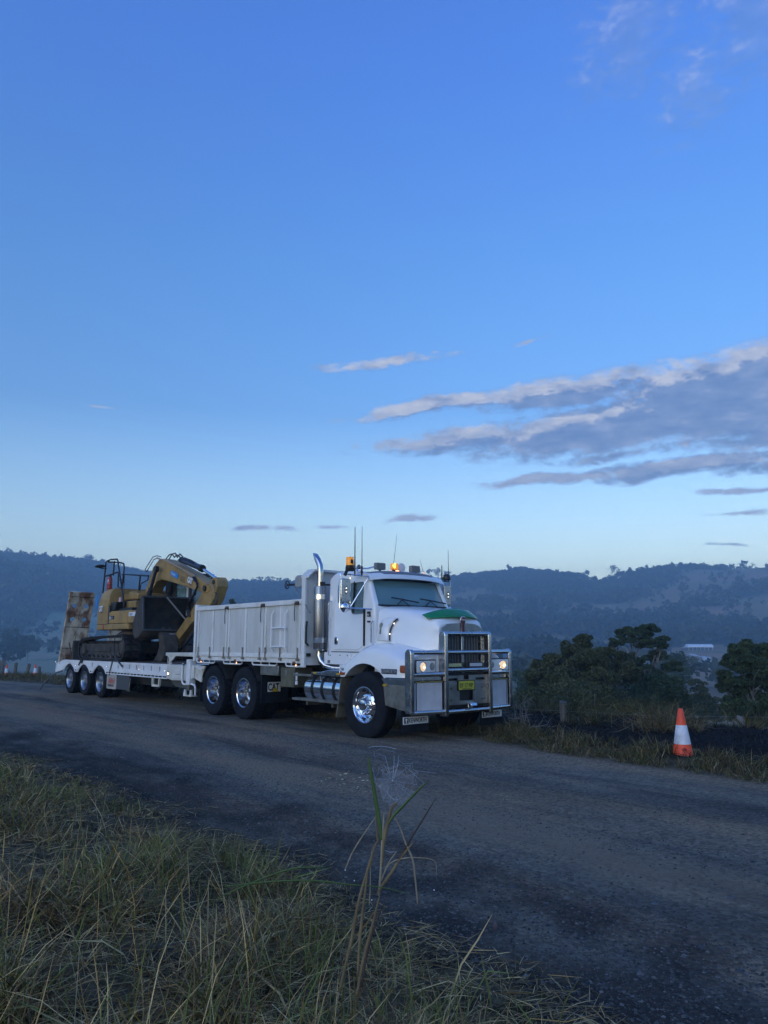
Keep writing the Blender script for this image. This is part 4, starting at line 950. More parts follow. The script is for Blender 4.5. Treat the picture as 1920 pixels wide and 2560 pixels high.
# underbody, mudflap with lettering, small frame
tr(MB().box(-12.0, -8.4, .35, 2.0, .45, .72), 'underbody_box', black, .02)
tr(MB().prism([(-8.30, .66), (-7.0, .66), (-7.1, .46), (-8.0, .50)][::-1], .20, 2.1), 'belly_plate', M('belly_plate', (.09, .10, .105), .6), .01)
o = tr(MB().box(-11.98, -11.955, .0, 0.01, .3, .31), 'flap_hinge', black)
o = tr(MB().prism(rrect([(-11.99, .68), (-11.99, .29), (-11.28, .29), (-11.28, .68)], .05), .0, .012), 'mudflap', M('pale_flap', (.42, .39, .34), .7, col2=(.28, .26, .23), scale=3))
text('lettering', 'ARH', .20, M('flap_red', (.38, .07, .05), .6), o, (-11.86, -.002, .44), (R(90), 0, 0), .001, sx=1.15, bold=.008)
text('lettering', 'ENGINEERING', .075, M('flap_dark', (.06, .03, .03), .6), o, (-11.90, -.002, .355), (R(90), 0, 0), .001, sx=.95, bold=.002)
tr(MB().box(-11.27, -10.4, .0, .03, .30, .66), 'side_locker', M('locker_dark', (.06, .065, .07), .5), .01)
tr(MB().cyl((-10.36, .0, .30), (-10.30, .0, .62), .014, 6).box(-10.5, -10.28, -.01, .02, .285, .30), 'locker_stay', dull)
fr = MB()
for (a, b_) in (((-8.90, .70), (-8.90, .50)), ((-8.48, .70), (-8.52, .50)), ((-8.92, .50), (-8.50, .50))): fr.bar((a[0], .02, a[1]), (b_[0], .02, b_[1]), .05, .05)
tr(fr, 'spare_carrier', cream)
# gooseneck and headrail
tr(MB().prism([(-8.06, 1.03), (-8.06, .70), (-7.76, .665), (-6.95, .68), (-6.60, .75), (-6.60, 1.04)], -.012, 2.35), 'gooseneck', M('goose_cream', (.60, .60, .56), .5, col2=(.48, .47, .42), scale=2), .012)
tr(MB().prism([(-7.75, .72), (-7.74, .87), (-7.58, .905), (-7.2, .90), (-7.2, .72)], -.022, -.012), 'inspection_plate', M('goose_cream', (.6, .6, .56)), .004)
tr(MB().box(-7.52, -7.28, -.026, -.021, .81, .822), 'handle', dull)
tr(MB().lathe([(.06, -.02), (.055, -.03), (.035, -.034)], (-7.93, 0, .815), 'y', 16), 'lamp_ring', signk); tr(MB().lathe([(.04, -.03), (.001, -.042)], (-7.93, 0, .815), 'y', 16), 'work_light', ledw)
tr(MB().box(-8.16, -6.60, -.01, .09, 1.235, 1.315), 'head_rail', cream, .01); tr(MB().box(-8.16, -8.06, .09, 2.3, 1.235, 1.315), 'head_rail', cream, .01)
tr(MB().box(-8.05, -7.90, -.005, .05, 1.035, 1.235), 'rail_post', cream, .006); tr(MB().prism([(-7.90, 1.235), (-7.64, 1.235), (-7.76, 1.15), (-7.90, 1.10)], .0, .02), 'rail_gusset', cream)
tr(MB().tube([(-7.98, -.02, 1.20), (-7.94, -.03, 1.12), (-7.98, -.02, 1.05)], .01, 5), 'rail_latch', rust)
# landing legs
for y0 in (-.06, 2.24):
    o = tr(MB().prism(rrect([(-6.90, y0), (-6.72, y0), (-6.72, y0 + .17), (-6.90, y0 + .17)], .02), .60, 1.17, 'z'), 'landing_leg', tw)
    MB().box(-6.87, -6.75, y0 + .02, y0 + .15, .47, .60).build('leg_tube', dull, o, .005)
    for u in (-6.96, -6.66): MB().prism([(u - .07, .35), (u + .07, .35), (u + .02, .49), (u - .02, .49)], y0 + .01, y0 + .05).build('foot_plate', cream, o, .004)
    MB().box(-7.0, -6.6, y0 + .0, y0 + .16, .34, .36).build('leg_foot', cream, o)
tr(MB().tube([(-7.12, -.04, 1.08), (-7.12, -.05, .75), (-7.10, -.05, .66), (-7.04, -.05, .61), (-6.90, -.05, .60)], .022, 8), 'leg_guard', tw)
tr(MB().tube([(-6.66, -.03, .62), (-6.50, -.03, .60), (-6.45, -.03, .55), (-6.45, -.03, .38)], .022, 8), 'leg_guard', tw)
tr(MB().tube([(-7.13, -.05, 1.07), (-7.0, -.08, 1.04), (-6.92, -.07, 1.09)], .012, 6), 'crank_handle', black)
tr(MB().prism([(-6.58, 1.05), (-6.12, 1.03), (-6.20, .92), (-6.28, .67), (-6.60, .74)], .02, .06), 'drawbar_side', cream, .006)
tr(MB().bar((-6.55, .0, 1.02), (-6.20, .0, .95), .03, .03), 'drawbar_brace', tw)
tr(MB().box(-6.6, -4.6, 1.0, 1.34, .62, .86), 'drawbar', black, .01)
# ramps, folded upright
rampm = M('ramp_plate', (.62, .52, .38), .75, col2=(.42, .29, .17), scale=2.2, lo=.40, hi=.62, bump=.5, bscale=60, layers=[((.18, .075, .035), 2.6, (1, 1, .8), .47, .58), ((.05, .028, .02), 5, (1, 1, 1), .62, .74)])
for y0 in (.02, 1.52):
    o = tr(MB().box(-.045, .045, 0, .80, 0, 2.36), 'ramp', rampm, 0, label='rust stained cream loading ramp standing upright')
    hl_ = []
    for z in (1.45, 1.90):
        for y in (.22, .60): hl_.append(MB().tube([(-.2, y, z), (.2, y, z)], .085, 18, rz=.075))
    cut(o, hl_); o.location = (-16.40, y0, .90); o.rotation_euler = (R(-1.0), R(13), 0)
    bv = o.modifiers.new('bevel', 'BEVEL'); bv.width = .006; bv.segments = 1; bv.limit_method = 'ANGLE'; bv.angle_limit = R(50)
    for z in (.50, 1.20, 2.20): MB().box(.046, .052, .02, .78, z - .010, z + .010).build('seam', signk, o)
    for z0 in (.1, .75, 1.42, 1.90): MB().box(.046, .050, .395, .405, z0, z0 + .25).build('weld_line', signk, o)
    MB().box(-.09, -.045, .03, .09, .1, 2.3).build('ramp_stringer', cream, o, .006); MB().box(-.09, -.045, .71, .77, .1, 2.3).build('ramp_stringer', cream, o, .006)
tr(MB().tube([(-15.90, .16, 1.55), (-15.80, .20, 1.25), (-15.72, .22, 1.02)], .02, 6).tube([(-15.86, .05, 1.14), (-15.76, .40, 1.22)], .02, 6), 'ramp_spring', rust)
tr(MB().tube([(-15.82, -.02, .66), (-16.3, -.05, .60), (-16.75, -.08, .46), (-17.1, -.1, .30), (-17.35, -.12, .20), (-17.6, -.12, .02)], .024, 8), 'tail_hose', M('dark_hose', (.10, .10, .11), .5))  # dark curved hose from the trailer tail down to the ground
# ================================================================== EXCAVATOR
ylw = M('machine_yellow', (.37, .225, .065), .5, col2=(.22, .145, .055), scale=2.6, lo=.40, hi=.66, layers=[((.12, .085, .045), 5, (1, 1, 1), .58, .78)])
mud = M('muddy_steel', (.040, .037, .034), .9, col2=(.085, .070, .055), scale=5, lo=.45, hi=.7, bump=.4, bscale=20)
bkt = M('bucket_steel', (.035, .033, .034), .75, col2=(.07, .055, .045), scale=4, layers=[((.14, .05, .03), 3, (1, 1, 1), .64, .78)])
exc = thing('excavator', 'yellow tracked excavator chained to the trailer with its boom folded over a wide bucket', 'excavator', uv2w(0, 0, 0), RZ)
def xb(mb, name, mat, bevel=0, parent=exc, smooth=40, label=None): return mb.build(name, mat, parent, bevel, smooth, 2, label)
# tracks
DZ = 1.04
path = []
def addarc(cx, cz, r, a0, a1, n):
    for x, z in arc(cx, cz, r, a0, a1, n): path.append((x, z))
cxf, cxr = -11.30, -14.32
addarc(cxf, DZ + .37, .35, 85, -80, 12); addarc(cxr, DZ + .33, .31, -95, -262, 12); path.append((-13.6, DZ + .685)); path.append((-12.4, DZ + .705))
def resample(p, n):
    p = p + [p[0]]; d = [0]
    for a, b_ in zip(p, p[1:]): d.append(d[-1] + math.dist(a, b_))
    out = []
    for i in range(n):
        t = d[-1] * i / n; k = max(j for j in range(len(d)) if d[j] <= t); f = (t - d[k]) / (d[k + 1] - d[k])
        out.append((lerp(p[k][0], p[k + 1][0], f), lerp(p[k][1], p[k + 1][1], f)))
    return out
loopp = resample(path, 46)
shoe = MB().box(-.076, .076, -.235, .235, -.012, .012)
for x in (-.06, -.005, .05): shoe.add([(x - .008, -.233, .012), (x + .008, -.233, .012), (x + .008, .233, .012), (x - .008, .233, .012), (x - .004, -.233, .035), (x + .004, -.233, .035), (x + .004, .233, .035), (x - .004, .233, .035)], [(4, 5, 6, 7), (0, 1, 5, 4), (2, 3, 7, 6), (1, 2, 6, 5), (3, 0, 4, 7)])
shoeM = shoe.mesh('track_shoe', M('track_steel', (.12, .115, .115), .45, .8, col2=(.05, .045, .042), scale=9), 0)
for yc in (.275, 2.08):
    t_ = xb(MB().prism([(-14.35, DZ + .12), (-11.3, DZ + .12), (-11.15, DZ + .3), (-11.6, DZ + .48), (-14.1, DZ + .48), (-14.5, DZ + .3)], yc - .14, yc + .14), 'track_frame', mud, .02)
    for i in range(46):
        a, b_, c_ = loopp[i - 1], loopp[i], loopp[(i + 1) % 46]; ang = math.atan2(c_[1] - a[1], c_[0] - a[0])
        s_ = link('track_shoe', shoeM, t_); s_.location = (b_[0], yc, b_[1]); s_.rotation_euler = (0, -ang, 0)
        s_.rotation_euler = (0, -ang + math.pi, 0)
    MB().tube([(x, yc - .16, z) for x, z in resample([(lerp(-12.8, x, .975), lerp(DZ + .36, z, .90)) for x, z in path], 60)], .035, 6, closed=True).build('track_link', mud, t_)
    MB().lathe([(.20, -.19), (.24, -.15), (.28, -.12), (.28, .12), (.001, .12)], (cxf, yc, DZ + .37), 'y', 24).lathe([(.001, -.20), (.17, -.195), (.20, -.17)], (cxf, yc, DZ + .37), 'y', 24).build('idler', mud, t_)
    MB().lathe([(.26, -.10), (.27, .1), (.001, .12)], (cxr, yc, DZ + .33), 'y', 24).lathe([(.001, -.2), (.16, -.19), (.18, -.1)], (cxr, yc, DZ + .33), 'y', 20).build('sprocket', mud, t_)
    for k in range(7): MB().cyl((-13.9 + k * .37, yc - .19, DZ + .10), (-13.9 + k * .37, yc + .19, DZ + .10), .075, 12).build('track_roller', mud, t_)
    MB().box(-13.4, -12.2, yc - .17, yc + .1, DZ + .25, DZ + .42).build('frame_cover', mud, t_, .02)
xb(MB().box(-14.0, -11.6, .4, 1.95, DZ + .20, DZ + .55), 'undercarriage', mud, .05)
xb(MB().prism([(-15.12, DZ), (-15.0, DZ), (-15.05, DZ + .3), (-15.02, DZ + .56), (-15.12, DZ + .58), (-15.18, DZ + .3)], .02, 2.33), 'dozer_blade', mud, .01)
for y in (.7, 1.6): xb(MB().bar((-15.05, y, DZ + .2), (-14.0, y, DZ + .3), .14, .12), 'blade_arm', mud)
xb(MB().lathe([(.60, 1.66), (.62, 1.72), (.62, 1.90), (.001, 1.90)], (-12.4, 1.17, 0), 'z', 32), 'slew_ring', M('slew_grey', (.16, .14, .12), .7))
# upper body
def ov(x0, x1, y0, y1, r, n=6):
    pts = []
    for cx, cy, a0 in ((x1 - .05, y1 - .05, 0), (x0 + r, y1 - r, 90), (x0 + r, y0 + r, 180), (x1 - .05, y0 + .05, 270)):
        rr = r if cx < (x0 + x1) / 2 else .05
        pts += [(cx + rr * math.cos(R(a0 + 90 * k / n)), cy + rr * math.sin(R(a0 + 90 * k / n))) for k in range(n + 1)]
    return pts
xb(MB().prism(ov(-13.82, -11.0, .13, 2.2, .5), 1.92, 2.08, 'z'), 'lower_skirt', ylw, .02)
cwr = []
for z, dx, k in ((2.09, 0, 1), (2.5, .01, 1), (2.75, .04, .99), (2.95, .10, .96), (3.08, .20, .90), (3.14, .34, .80)):
    cwr.append([(x + (dx if x < -13.2 else 0), 1.165 + (y - 1.165) * k, z) for x, y in ov(-13.82, -12.62, .13, 2.2, .5)])
m_ = MB().grid(cwr, close=True); n_ = len(cwr[0]); m_.f.append(tuple(range(len(m_.v) - n_, len(m_.v)))); m_.f.append(tuple(reversed(range(n_))))
xb(m_, 'counterweight', ylw, .012, smooth=50)
xb(MB().box(-12.60, -12.50, .15, .9, 2.09, 2.62), 'body_gap', black, .01)
xb(MB().prism([(-12.48, 2.09), (-11.07, 2.09), (-11.07, 2.44), (-12.30, 2.45), (-12.48, 2.40)], .14, .75), 'side_door', ylw, .012)
xb(MB().prism([(-11.05, 2.09), (-10.55, 2.09), (-10.55, 2.43), (-11.05, 2.44)], .14, .75), 'side_box', ylw, .012)
xb(MB().box(-12.2, -11.2, .3, .78, 2.45, 2.53), 'walkway', blackpl, .005)
xb(MB().box(-12.55, -11.55, .52, 2.15, 2.3, 2.74), 'engine_house', ylw, .02)
xb(MB().box(-12.50, -12.03, .50, .54, 2.55, 2.72), 'service_door', ylw, .012); xb(MB().box(-12.0, -11.6, .50, .54, 2.55, 2.72), 'service_door', ylw, .012)
xb(MB().box(-12.60, -11.50, .56, 2.1, 2.78, 2.97), 'engine_hood', ylw, .04); xb(MB().box(-12.55, -11.52, .60, 2.1, 2.74, 2.78), 'hood_gap', black)
xb(MB().box(-12.35, -11.75, .62, 1.5, 2.95, 3.03), 'filter_cover', ylw, .02)
xb(MB().prism([(-12.55, 2.42), (-12.20, 2.50), (-12.12, 2.72), (-12.55, 2.72)], .20, .50), 'filler_housing', blackpl, .02)
xb(MB().lathe([(.045, 2.70), (.05, 2.74), (.04, 2.84), (.001, 2.86)], (-12.2, .34, 0), 'z', 12), 'filler_cap', M('pinkish_white', (.6, .4, .42), .5))
for u in (-12.36,): xb(MB().box(u, u + .28, .128, .139, 2.22, 2.31), 'model_badge', signk)
text('lettering', '315', .10, signw, exc, (-12.42, .125, 2.225), (R(90), 0, 0), .002, bold=.002)
text('lettering', 'GC', .05, signw, exc, (-12.22, .125, 2.24), (R(90), 0, 0), .002)
xb(MB().prism(rrect([(-10.98, 2.27), (-10.5, 2.27), (-10.5, 2.38), (-10.98, 2.38)], .03), .128, .139), 'fleet_plate', signw)
text('lettering', '2R77', .10, M('sign_blue', (.02, .06, .25), .4), exc, (-10.93, .126, 2.285), (R(90), 0, 0), .002)
def cat(parent, loc, size, rot=0):
    hx = MB().prism([(a * size * .5, b_ * size) for a, b_ in ((-.1, -.42), (.9, -.52), (1.15, -.2), (1.15, .1), (1.05, .3))][::-1], -.004, .004); o = hx.build('emblem', M('logo_dark', (.02, .02, .025), .4), parent); o.location = loc; o.rotation_euler = (0, rot, 0)
    hr = MB().prism([(a * size * .5, b_ * size) for a, b_ in ((.2, -.62), (.75, -.66), (1.0, -.42), (.4, -.40))][::-1], -.003, .003); o2 = hr.build('emblem', M('logo_red', (.28, .02, .03), .4), parent); o2.location = loc; o2.rotation_euler = (0, rot, 0)
    m4 = Euler((0, rot, 0)).to_matrix(); d_ = m4 @ Vector((-.55 * size, -.01, -.36 * size))
    t = text('lettering', 'CAT', size, signw, parent, (loc[0] + d_[0], loc[1] + d_[1], loc[2] + d_[2]), (R(90), 0, 0), .003, sx=.72, bold=.012); t.rotation_euler = (Matrix.Rotation(rot, 3, 'Y') @ Matrix.Rotation(R(90), 3, 'X')).to_euler()
cat(exc, (-13.14, .12, 2.55), .22)
xb(MB().box(-13.80, -13.74, .30, 1.2, 2.58, 2.98), 'blue_sticker', M('sticker_blue', (.02, .22, .60), .4)); 
o = xb(MB().prism(rrect([(-13.76, 2.58), (-13.66, 2.58), (-13.68, 2.96), (-13.76, 2.96)], .02), .20, .21), 'blue_sticker', M('sticker_blue', (.02, .22, .60), .4)); 
xb(MB().prism([(-12.93, 2.07), (-12.86, 2.07), (-12.80, 1.94), (-12.86, 1.94)], .118, .128), 'red_stripe', M('stripe_red', (.4, .03, .02), .5))
# cab on the far side
cf = MB()
for (x, y) in ((-11.75, 1.56), (-10.22, 1.56), (-10.22, 2.24), (-11.75, 2.24)): cf.box(x - .04, x + .04, y - .04, y + .04, 2.05, 3.42)
cf.box(-11.8, -10.18, 1.52, 2.28, 3.42, 3.50).box(-11.8, -10.18, 1.52, 2.28, 2.0, 2.3)
xb(cf, 'cab_frame', blackpl, .012)
xb(MB().box(-11.7, -10.27, 1.55, 1.56, 2.3, 3.42).box(-10.23, -10.22, 1.6, 2.2, 2.3, 3.42).box(-11.7, -10.27, 2.24, 2.25, 2.3, 3.42), 'cab_glass', M('cab_glass', (.25, .42, .47), .04, spec=.9, alpha=.55))
xb(MB().box(-11.5, -11.0, 1.7, 2.1, 2.4, 2.6).box(-11.6, -11.45, 1.7, 2.1, 2.5, 3.15), 'cab_seat', black, .04)
xb(MB().box(-11.78, -11.05, 1.52, 1.55, 2.3, 3.42), 'cab_dark_sheet', black)  # black sheet added to stand in for the dark interior behind the boom
xb(MB().box(-12.0, -11.2, .82, 1.0, 2.2, 2.75).box(-12.0, -11.2, 1.34, 1.5, 2.2, 2.9), 'boom_foot', black, .03)
xb(MB().box(-10.32, -10.24, 1.50, 1.53, 2.3, 3.45), 'cab_pillar', signw, .006)
# boom
bo = [(-12.35, 2.30), (-12.05, 2.20), (-11.75, 2.75), (-11.50, 3.10), (-11.25, 3.28), (-10.95, 3.33), (-10.45, 3.25), (-9.5, 3.07), (-8.6, 2.88), (-8.1, 2.80), (-7.95, 2.86), (-7.95, 2.98), (-8.35, 3.12), (-9.15, 3.42), (-10.6, 3.86), (-11.0, 3.93), (-11.2, 3.90), (-11.55, 3.72), (-12.0, 3.10)]
boom = xb(MB().prism(bo, 1.00, 1.34), 'boom', ylw, .015)
yb = .992
for k in range(3): MB().tube([(-11.15 + .0, yb - .02 - .02 * k, 3.93 + .02 * k), (-10.55, yb - .02 - .02 * k, 3.80 - .02 * k + .06), (-9.15, yb - .02 - .01 * k, 3.36 + .03 * k), (-8.75, yb - .02, 3.24 + .03 * k)], .013, 6).build('hydraulic_pipe', M('pipe_yellow', (.36, .26, .16), .45), boom)
MB().tube([(-12.06, yb, 3.62), (-12.1, yb, 3.70), (-11.58, yb, 4.02), (-11.3, yb, 4.04), (-11.0, yb, 3.98)], .013, 6).tube([(-11.98, yb, 3.62), (-11.5, yb, 3.94), (-11.2, yb, 3.97)], .013, 6).build('hydraulic_pipe', M('pipe_dark', (.06, .05, .05), .5), boom)
for dy, hh in ((0, 0), (.09, .03)):
    MB().tube([(-10.9, 1.1 + dy, 3.92), (-10.7, 1.1 + dy, 4.02 + hh), (-10.5, 1.1 + dy, 4.03 + hh), (-10.35, 1.1 + dy, 3.92), (-10.2, 1.1 + dy, 3.98 + hh), (-10.05, 1.12 + dy, 3.92), (-9.95, 1.1 + dy, 3.80)], .018, 6).build('hydraulic_hose', blackpl, boom)
    MB().tube([(-10.0, 1.05 + dy, 3.80), (-9.8, 1.05 + dy, 3.87), (-9.45, 1.06 + dy, 3.78), (-9.1, 1.08 + dy, 3.66)], .016, 6).build('hydraulic_hose', blackpl, boom)
    MB().tube([(-8.75, yb - .03 - dy * .5, 3.25), (-8.62, yb - .05 - dy * .5, 3.15), (-8.5, yb - .06, 2.98 + dy), (-8.62, yb - .06, 2.80 + dy), (-9.0 + dy, yb - .05, 2.62), (-9.12 + dy, yb - .04, 2.42), (-9.08 + dy, yb, 2.22)], .026, 8).build('hydraulic_hose', blackpl, boom)
xb(MB().cyl((-10.05, 1.17, 3.83), (-8.78, 1.17, 3.50), .080, 18), 'arm_cylinder', M('cylinder_blue_black', (.03, .035, .06), .4))
xb(MB().cyl((-8.84, 1.17, 3.515), (-8.72, 1.17, 3.485), .10, 18), 'cylinder_gland', blackpl)
xb(MB().cyl((-8.75, 1.17, 3.49), (-7.82, 1.17, 3.13), .042, 14), 'cylinder_rod', chrome)
for y in (.86, 1.46):
    xb(MB().cyl((-11.02, y, 3.56), (-11.35, y, 3.0), .045, 12).cyl((-11.30, y, 3.08), (-11.75, y, 2.3), .07, 14), 'boom_cylinder', M('cylinder_dark', (.03, .032, .04), .5))
    xb(MB().cyl((-10.98, y - .05, 3.62), (-10.98, y + .05, 3.62), .09, 16), 'cylinder_eye', blackpl)
o = xb(MB().prism([(x, z) for x, z in rrect([(-10.30, 3.41), (-9.83, 3.27), (-9.80, 3.40), (-10.27, 3.555)], .05)], yb - .008, yb), 'blue_sticker', M('sticker_blue', (.02, .22, .60), .4))
t = text('lettering', 'Onsite', .10, signw, exc, (-10.25, yb - .01, 3.44), (R(90), 0, 0), .001); t.rotation_euler = (Matrix.Rotation(R(16.5), 3, 'Y') @ Matrix.Rotation(R(90), 3, 'X')).to_euler()
for k in range(5): xb(MB().bar((-9.68, yb - .003, 3.36 - k * .035), (-9.38, yb - .003, 3.28 - k * .035), .004, .014), 'warning_text', M('text_brown', (.10, .07, .03), .6))
cat(exc, (-9.08, yb - .006, 3.20), .20, R(16))
# stick (folded in), with the cylinder lugs at its top
stk = [(-7.60, 3.10), (-7.57, 2.96), (-7.76, 2.62), (-8.05, 2.42), (-8.98, 2.04), (-9.62, 1.66), (-9.92, 1.58), (-10.0, 1.68), (-9.90, 1.79), (-9.12, 2.30), (-8.75, 2.58), (-8.3, 2.93), (-8.0, 3.10), (-7.88, 3.17), (-7.70, 3.19)]
stick = xb(MB().prism([(x, z) for x, z in stk][::-1], 1.02, 1.32), 'stick', ylw, .012)
MB().cyl((-8.2, .96, 2.93), (-8.2, 1.38, 2.93), .075, 18).build('pivot_pin', blackpl, stick)
MB().cyl((-7.78, 1.0, 3.07), (-7.78, 1.34, 3.07), .06, 14).build('pivot_pin', blackpl, stick)
MB().tube([(-7.75, 1.0, 2.62), (-7.58, 1.0, 2.50), (-7.50, 1.0, 2.60), (-7.58, 1.0, 2.78), (-7.68, 1.0, 2.80)], .014, 6).build('hose_loop', blackpl, stick)
MB().tube([(-8.30, 1.0, 3.02), (-8.0, .99, 3.05), (-7.75, .99, 2.95), (-7.72, 1.0, 2.84)], .012, 6).build('hydraulic_pipe', MATS['pipe_yellow'], stick)
xb(MB().cyl((-8.6, 1.17, 2.15), (-9.6, 1.17, 1.50), .055, 12).cyl((-9.5, 1.17, 1.55), (-10.05, 1.17, 1.25), .035, 10), 'bucket_cylinder', M('cylinder_dark', (.03, .032, .04), .5))
xb(MB().prism([(-10.02, 1.86), (-9.70, 1.80), (-9.62, 1.66), (-10.10, 1.22), (-10.25, 1.24), (-10.12, 1.5)], 1.04, 1.14), 'bucket_link', ylw, .01)
xb(MB().prism([(-10.10, 1.62), (-9.80, 1.62), (-9.90, 1.38), (-10.0, 1.38)], .84, .92), 'hitch_plate', ylw, .008)
xb(MB().box(-10.12, -9.80, .82, 1.4, 1.62, 1.80), 'quick_hitch', dull, .02)
# bucket: cheeks, curved shell, lip
ck = [(-10.08, 2.77), (-10.16, 2.70), (-10.40, 2.40), (-10.56, 2.10), (-10.56, 1.84), (-10.42, 1.66), (-10.15, 1.72), (-9.90, 1.90), (-9.98, 2.1), (-10.02, 2.45)]
bucket = xb(MB().grid([[(x, y, z) for x, z in ck[:8]] for y in np.linspace(.10, 1.62, 6)]), 'bucket', bkt, smooth=50)
sd = bucket.modifiers.new('solid', 'SOLIDIFY'); sd.thickness = .03; sd.offset = 0
for y in (.10, 1.59): MB().prism(ck, y, y + .03).build('bucket_cheek', bkt, bucket, .006)
edge = M('edge_steel', (.10, .10, .105), .45, .7)
MB().bar((-10.05, .09, 2.775), (-10.05, 1.63, 2.775), .12, .04).build('cutting_edge', edge, bucket, .004)
for k in range(7): MB().cyl((-10.05, .22 + k * .21, 2.76), (-10.0, .22 + k * .21, 2.745), .02, 6).build('bolt', blackpl, bucket)
MB().bar((-9.92, .10, 1.885), (-9.92, 1.62, 1.885), .09, .05).build('bucket_rim', edge, bucket, .004)
for y in (.10, 1.59): MB().bar((-10.02, y + .015, 2.74), (-9.90, y + .015, 1.90), .05, .04).build('cheek_edge', edge, bucket, .004)
# guard rails behind
def rl(pts, y, r=.024): xb(MB().tube([(x, y, z) for x, z in pts], r, 8), 'guard_rail', blackpl)
rl([(-13.82, 3.05), (-13.70, 4.00), (-13.65, 4.03), (-13.3, 4.05), (-12.80, 4.02), (-12.73, 3.96), (-12.02, 2.58)], .40)
rl([(-13.65, 4.01), (-12.58, 3.90), (-12.38, 3.86), (-12.30, 3.74), (-12.34, 3.45), (-12.40, 3.12)], .44); rl([(-13.06, 3.99), (-13.09, 3.55)], .42)
rl([(-13.75, 3.57), (-13.10, 3.60)], .42); rl([(-13.08, 3.62), (-12.76, 3.63), (-12.70, 3.58), (-12.68, 3.18), (-12.36, 3.14)], .43); rl([(-12.72, 3.40), (-12.44, 3.38)], .43, .018)
rl([(-12.12, 2.55), (-12.24, 3.53), (-11.03, 3.42), (-10.47, 3.37)], .42); rl([(-11.03, 3.41), (-11.08, 3.0)], .42); rl([(-12.36, 3.53), (-12.24, 3.53)], .42)
rl([(-10.50, 3.36), (-10.55, 3.26), (-10.96, 3.19), (-11.02, 3.14), (-11.05, 2.98)], .44, .016)
mr_ = xb(MB().lathe([(.001, .05), (.10, .03), (.155, 0), (.15, -.02), (.001, -.02)], (0, 0, 0), 'z', 20), 'mirror', blackpl); mr_.location = (-14.02, .34, 3.90); mr_.scale = (1.35, 1, 1); mr_.rotation_euler = (0, R(-6), 0)
xb(MB().tube([(-14.1, .34, 3.86), (-13.95, .40, 3.82), (-13.7, .42, 3.80)], .016, 6), 'mirror_arm', blackpl)
# fire extinguisher, hung on the rail
ext = thing('fire_extinguisher', 'red fire extinguisher strapped to the black guard rail behind the excavator', 'fire extinguisher', uv2w(-13.12, -.34, 3.0), RZ)
MB().lathe([(.001, 0), (.07, .01), (.078, .03), (.078, .43), (.065, .48), (.03, .51), (.001, .515)], (0, 0, 0), 'z', 24).build('cylinder', M('extinguisher_red', (.42, .03, .03), .35), ext)
for z in (.15, .26): MB().lathe([(.080, z - .012), (.083, z - .012), (.083, z + .012), (.080, z + .012)], (0, 0, 0), 'z', 24).build('strap', blackpl, ext)
MB().box(-.03, .04, -.03, .03, .51, .56).tube([(.03, 0, .54), (.10, 0, .52), (.10, 0, .40), (.09, 0, .25)], .012, 6).build('valve', blackpl, ext)
MB().box(.02, .07, -.078, -.055, .34, .42).build('paper_tag', signw, ext)
# spare narrow bucket lying on the deck
db = thing('digging_bucket', 'narrow mud caked digging bucket standing on the trailer deck under the wide bucket', 'bucket', uv2w(-9.95, -.78, DZ), RZ)
pr = [(-.05, .02), (.18, .0), (.32, .15), (.36, .42), (.25, .66), (.05, .80), (-.12, .78), (-.02, .6), (.02, .4), (-.10, .2)]
MB().prism(pr, -.2, .22).build('shell', mud, db, .03)
for k in range(4): MB().prism([(-.10, .20), (-.04, .05), (-.30, .03)], -.19 + k * .12, -.14 + k * .12).build('tooth', M('edge_steel', (.10, .10, .105), .45, .7), db)
for y in (-.1, .1): MB().prism([(-.12, .78), (.08, .80), (.02, .92), (-.08, .92)], y, y + .03).build('ear', mud, db, .01)
# chains and strap
def chain(pts, label, r=.012, mat=black, cat_='chain', name='load_chain', grp=None):
    v = [Vector(uv2w(*p[:2], p[2])) for p in pts]; L = sum((b_ - a).length for a, b_ in zip(v, v[1:])); 
    o = MB().tube(v, r, 6).build(name, mat); tag(o, label, cat_, grp); return o
lk = M('chain_steel', (.07, .07, .075), .5, .6)
chain([(-11.06, .02, 1.84), (-11.46, .04, 1.72), (-11.47, .03, 1.21), (-11.72, .03, .78), (-11.75, .03, .66)], 'dark chain running from the excavator body down past the front of the near track', .017, lk)
chain([(-11.47, .045, 1.28), (-11.2, .04, 1.08), (-10.86, .02, .92)], 'dark chain running forward from the front of the near track to a deck slot', .022, lk)
chain([(-13.62, .02, 1.32), (-14.05, .03, 1.08), (-14.34, .02, .88)], 'dark chain running back from the rear of the near track to the deck edge', .022, lk)
chain([(-13.62, .0, 1.30), (-13.85, .02, 1.12), (-14.08, .03, .95)], 'short dark chain beside the rear track roller', .020, lk)
sp_ = thing('ratchet_strap', 'pale ratchet strap crossing the mouth of the wide bucket', 'strap', uv2w(-9.96, -.76, 2.13), RZ)
MB().bar((0, 0, .64), (.0, .62, .0), .006, .045).build('webbing', M('webbing', (.26, .24, .22), .8), sp_)
# ================================================================== placing helpers
def ray(px, py):
    a = (px - 960) / 1923; b_ = (1280 - py) / 1923; c_, s_ = math.cos(R(9.62)), math.sin(R(9.62))
    return Vector((a, c_ - b_ * s_, s_ + b_ * c_))
def at(px, py, d):
    """the point at forward distance d that the picture shows at (px, py)"""
    r_ = ray(px, py); return Vector((0, 0, CAM_H)) + r_ * (d / r_.y)
def on_ground(px, py, dmin=2.0, dmax=1600):
    r_ = ray(px, py); r_ = r_ / r_.y; d = dmin
    while d < dmax:
        p = Vector((0, 0, CAM_H)) + r_ * d
        if p.z <= hz(p.x, p.y): return p
        d *= 1.01
    return p
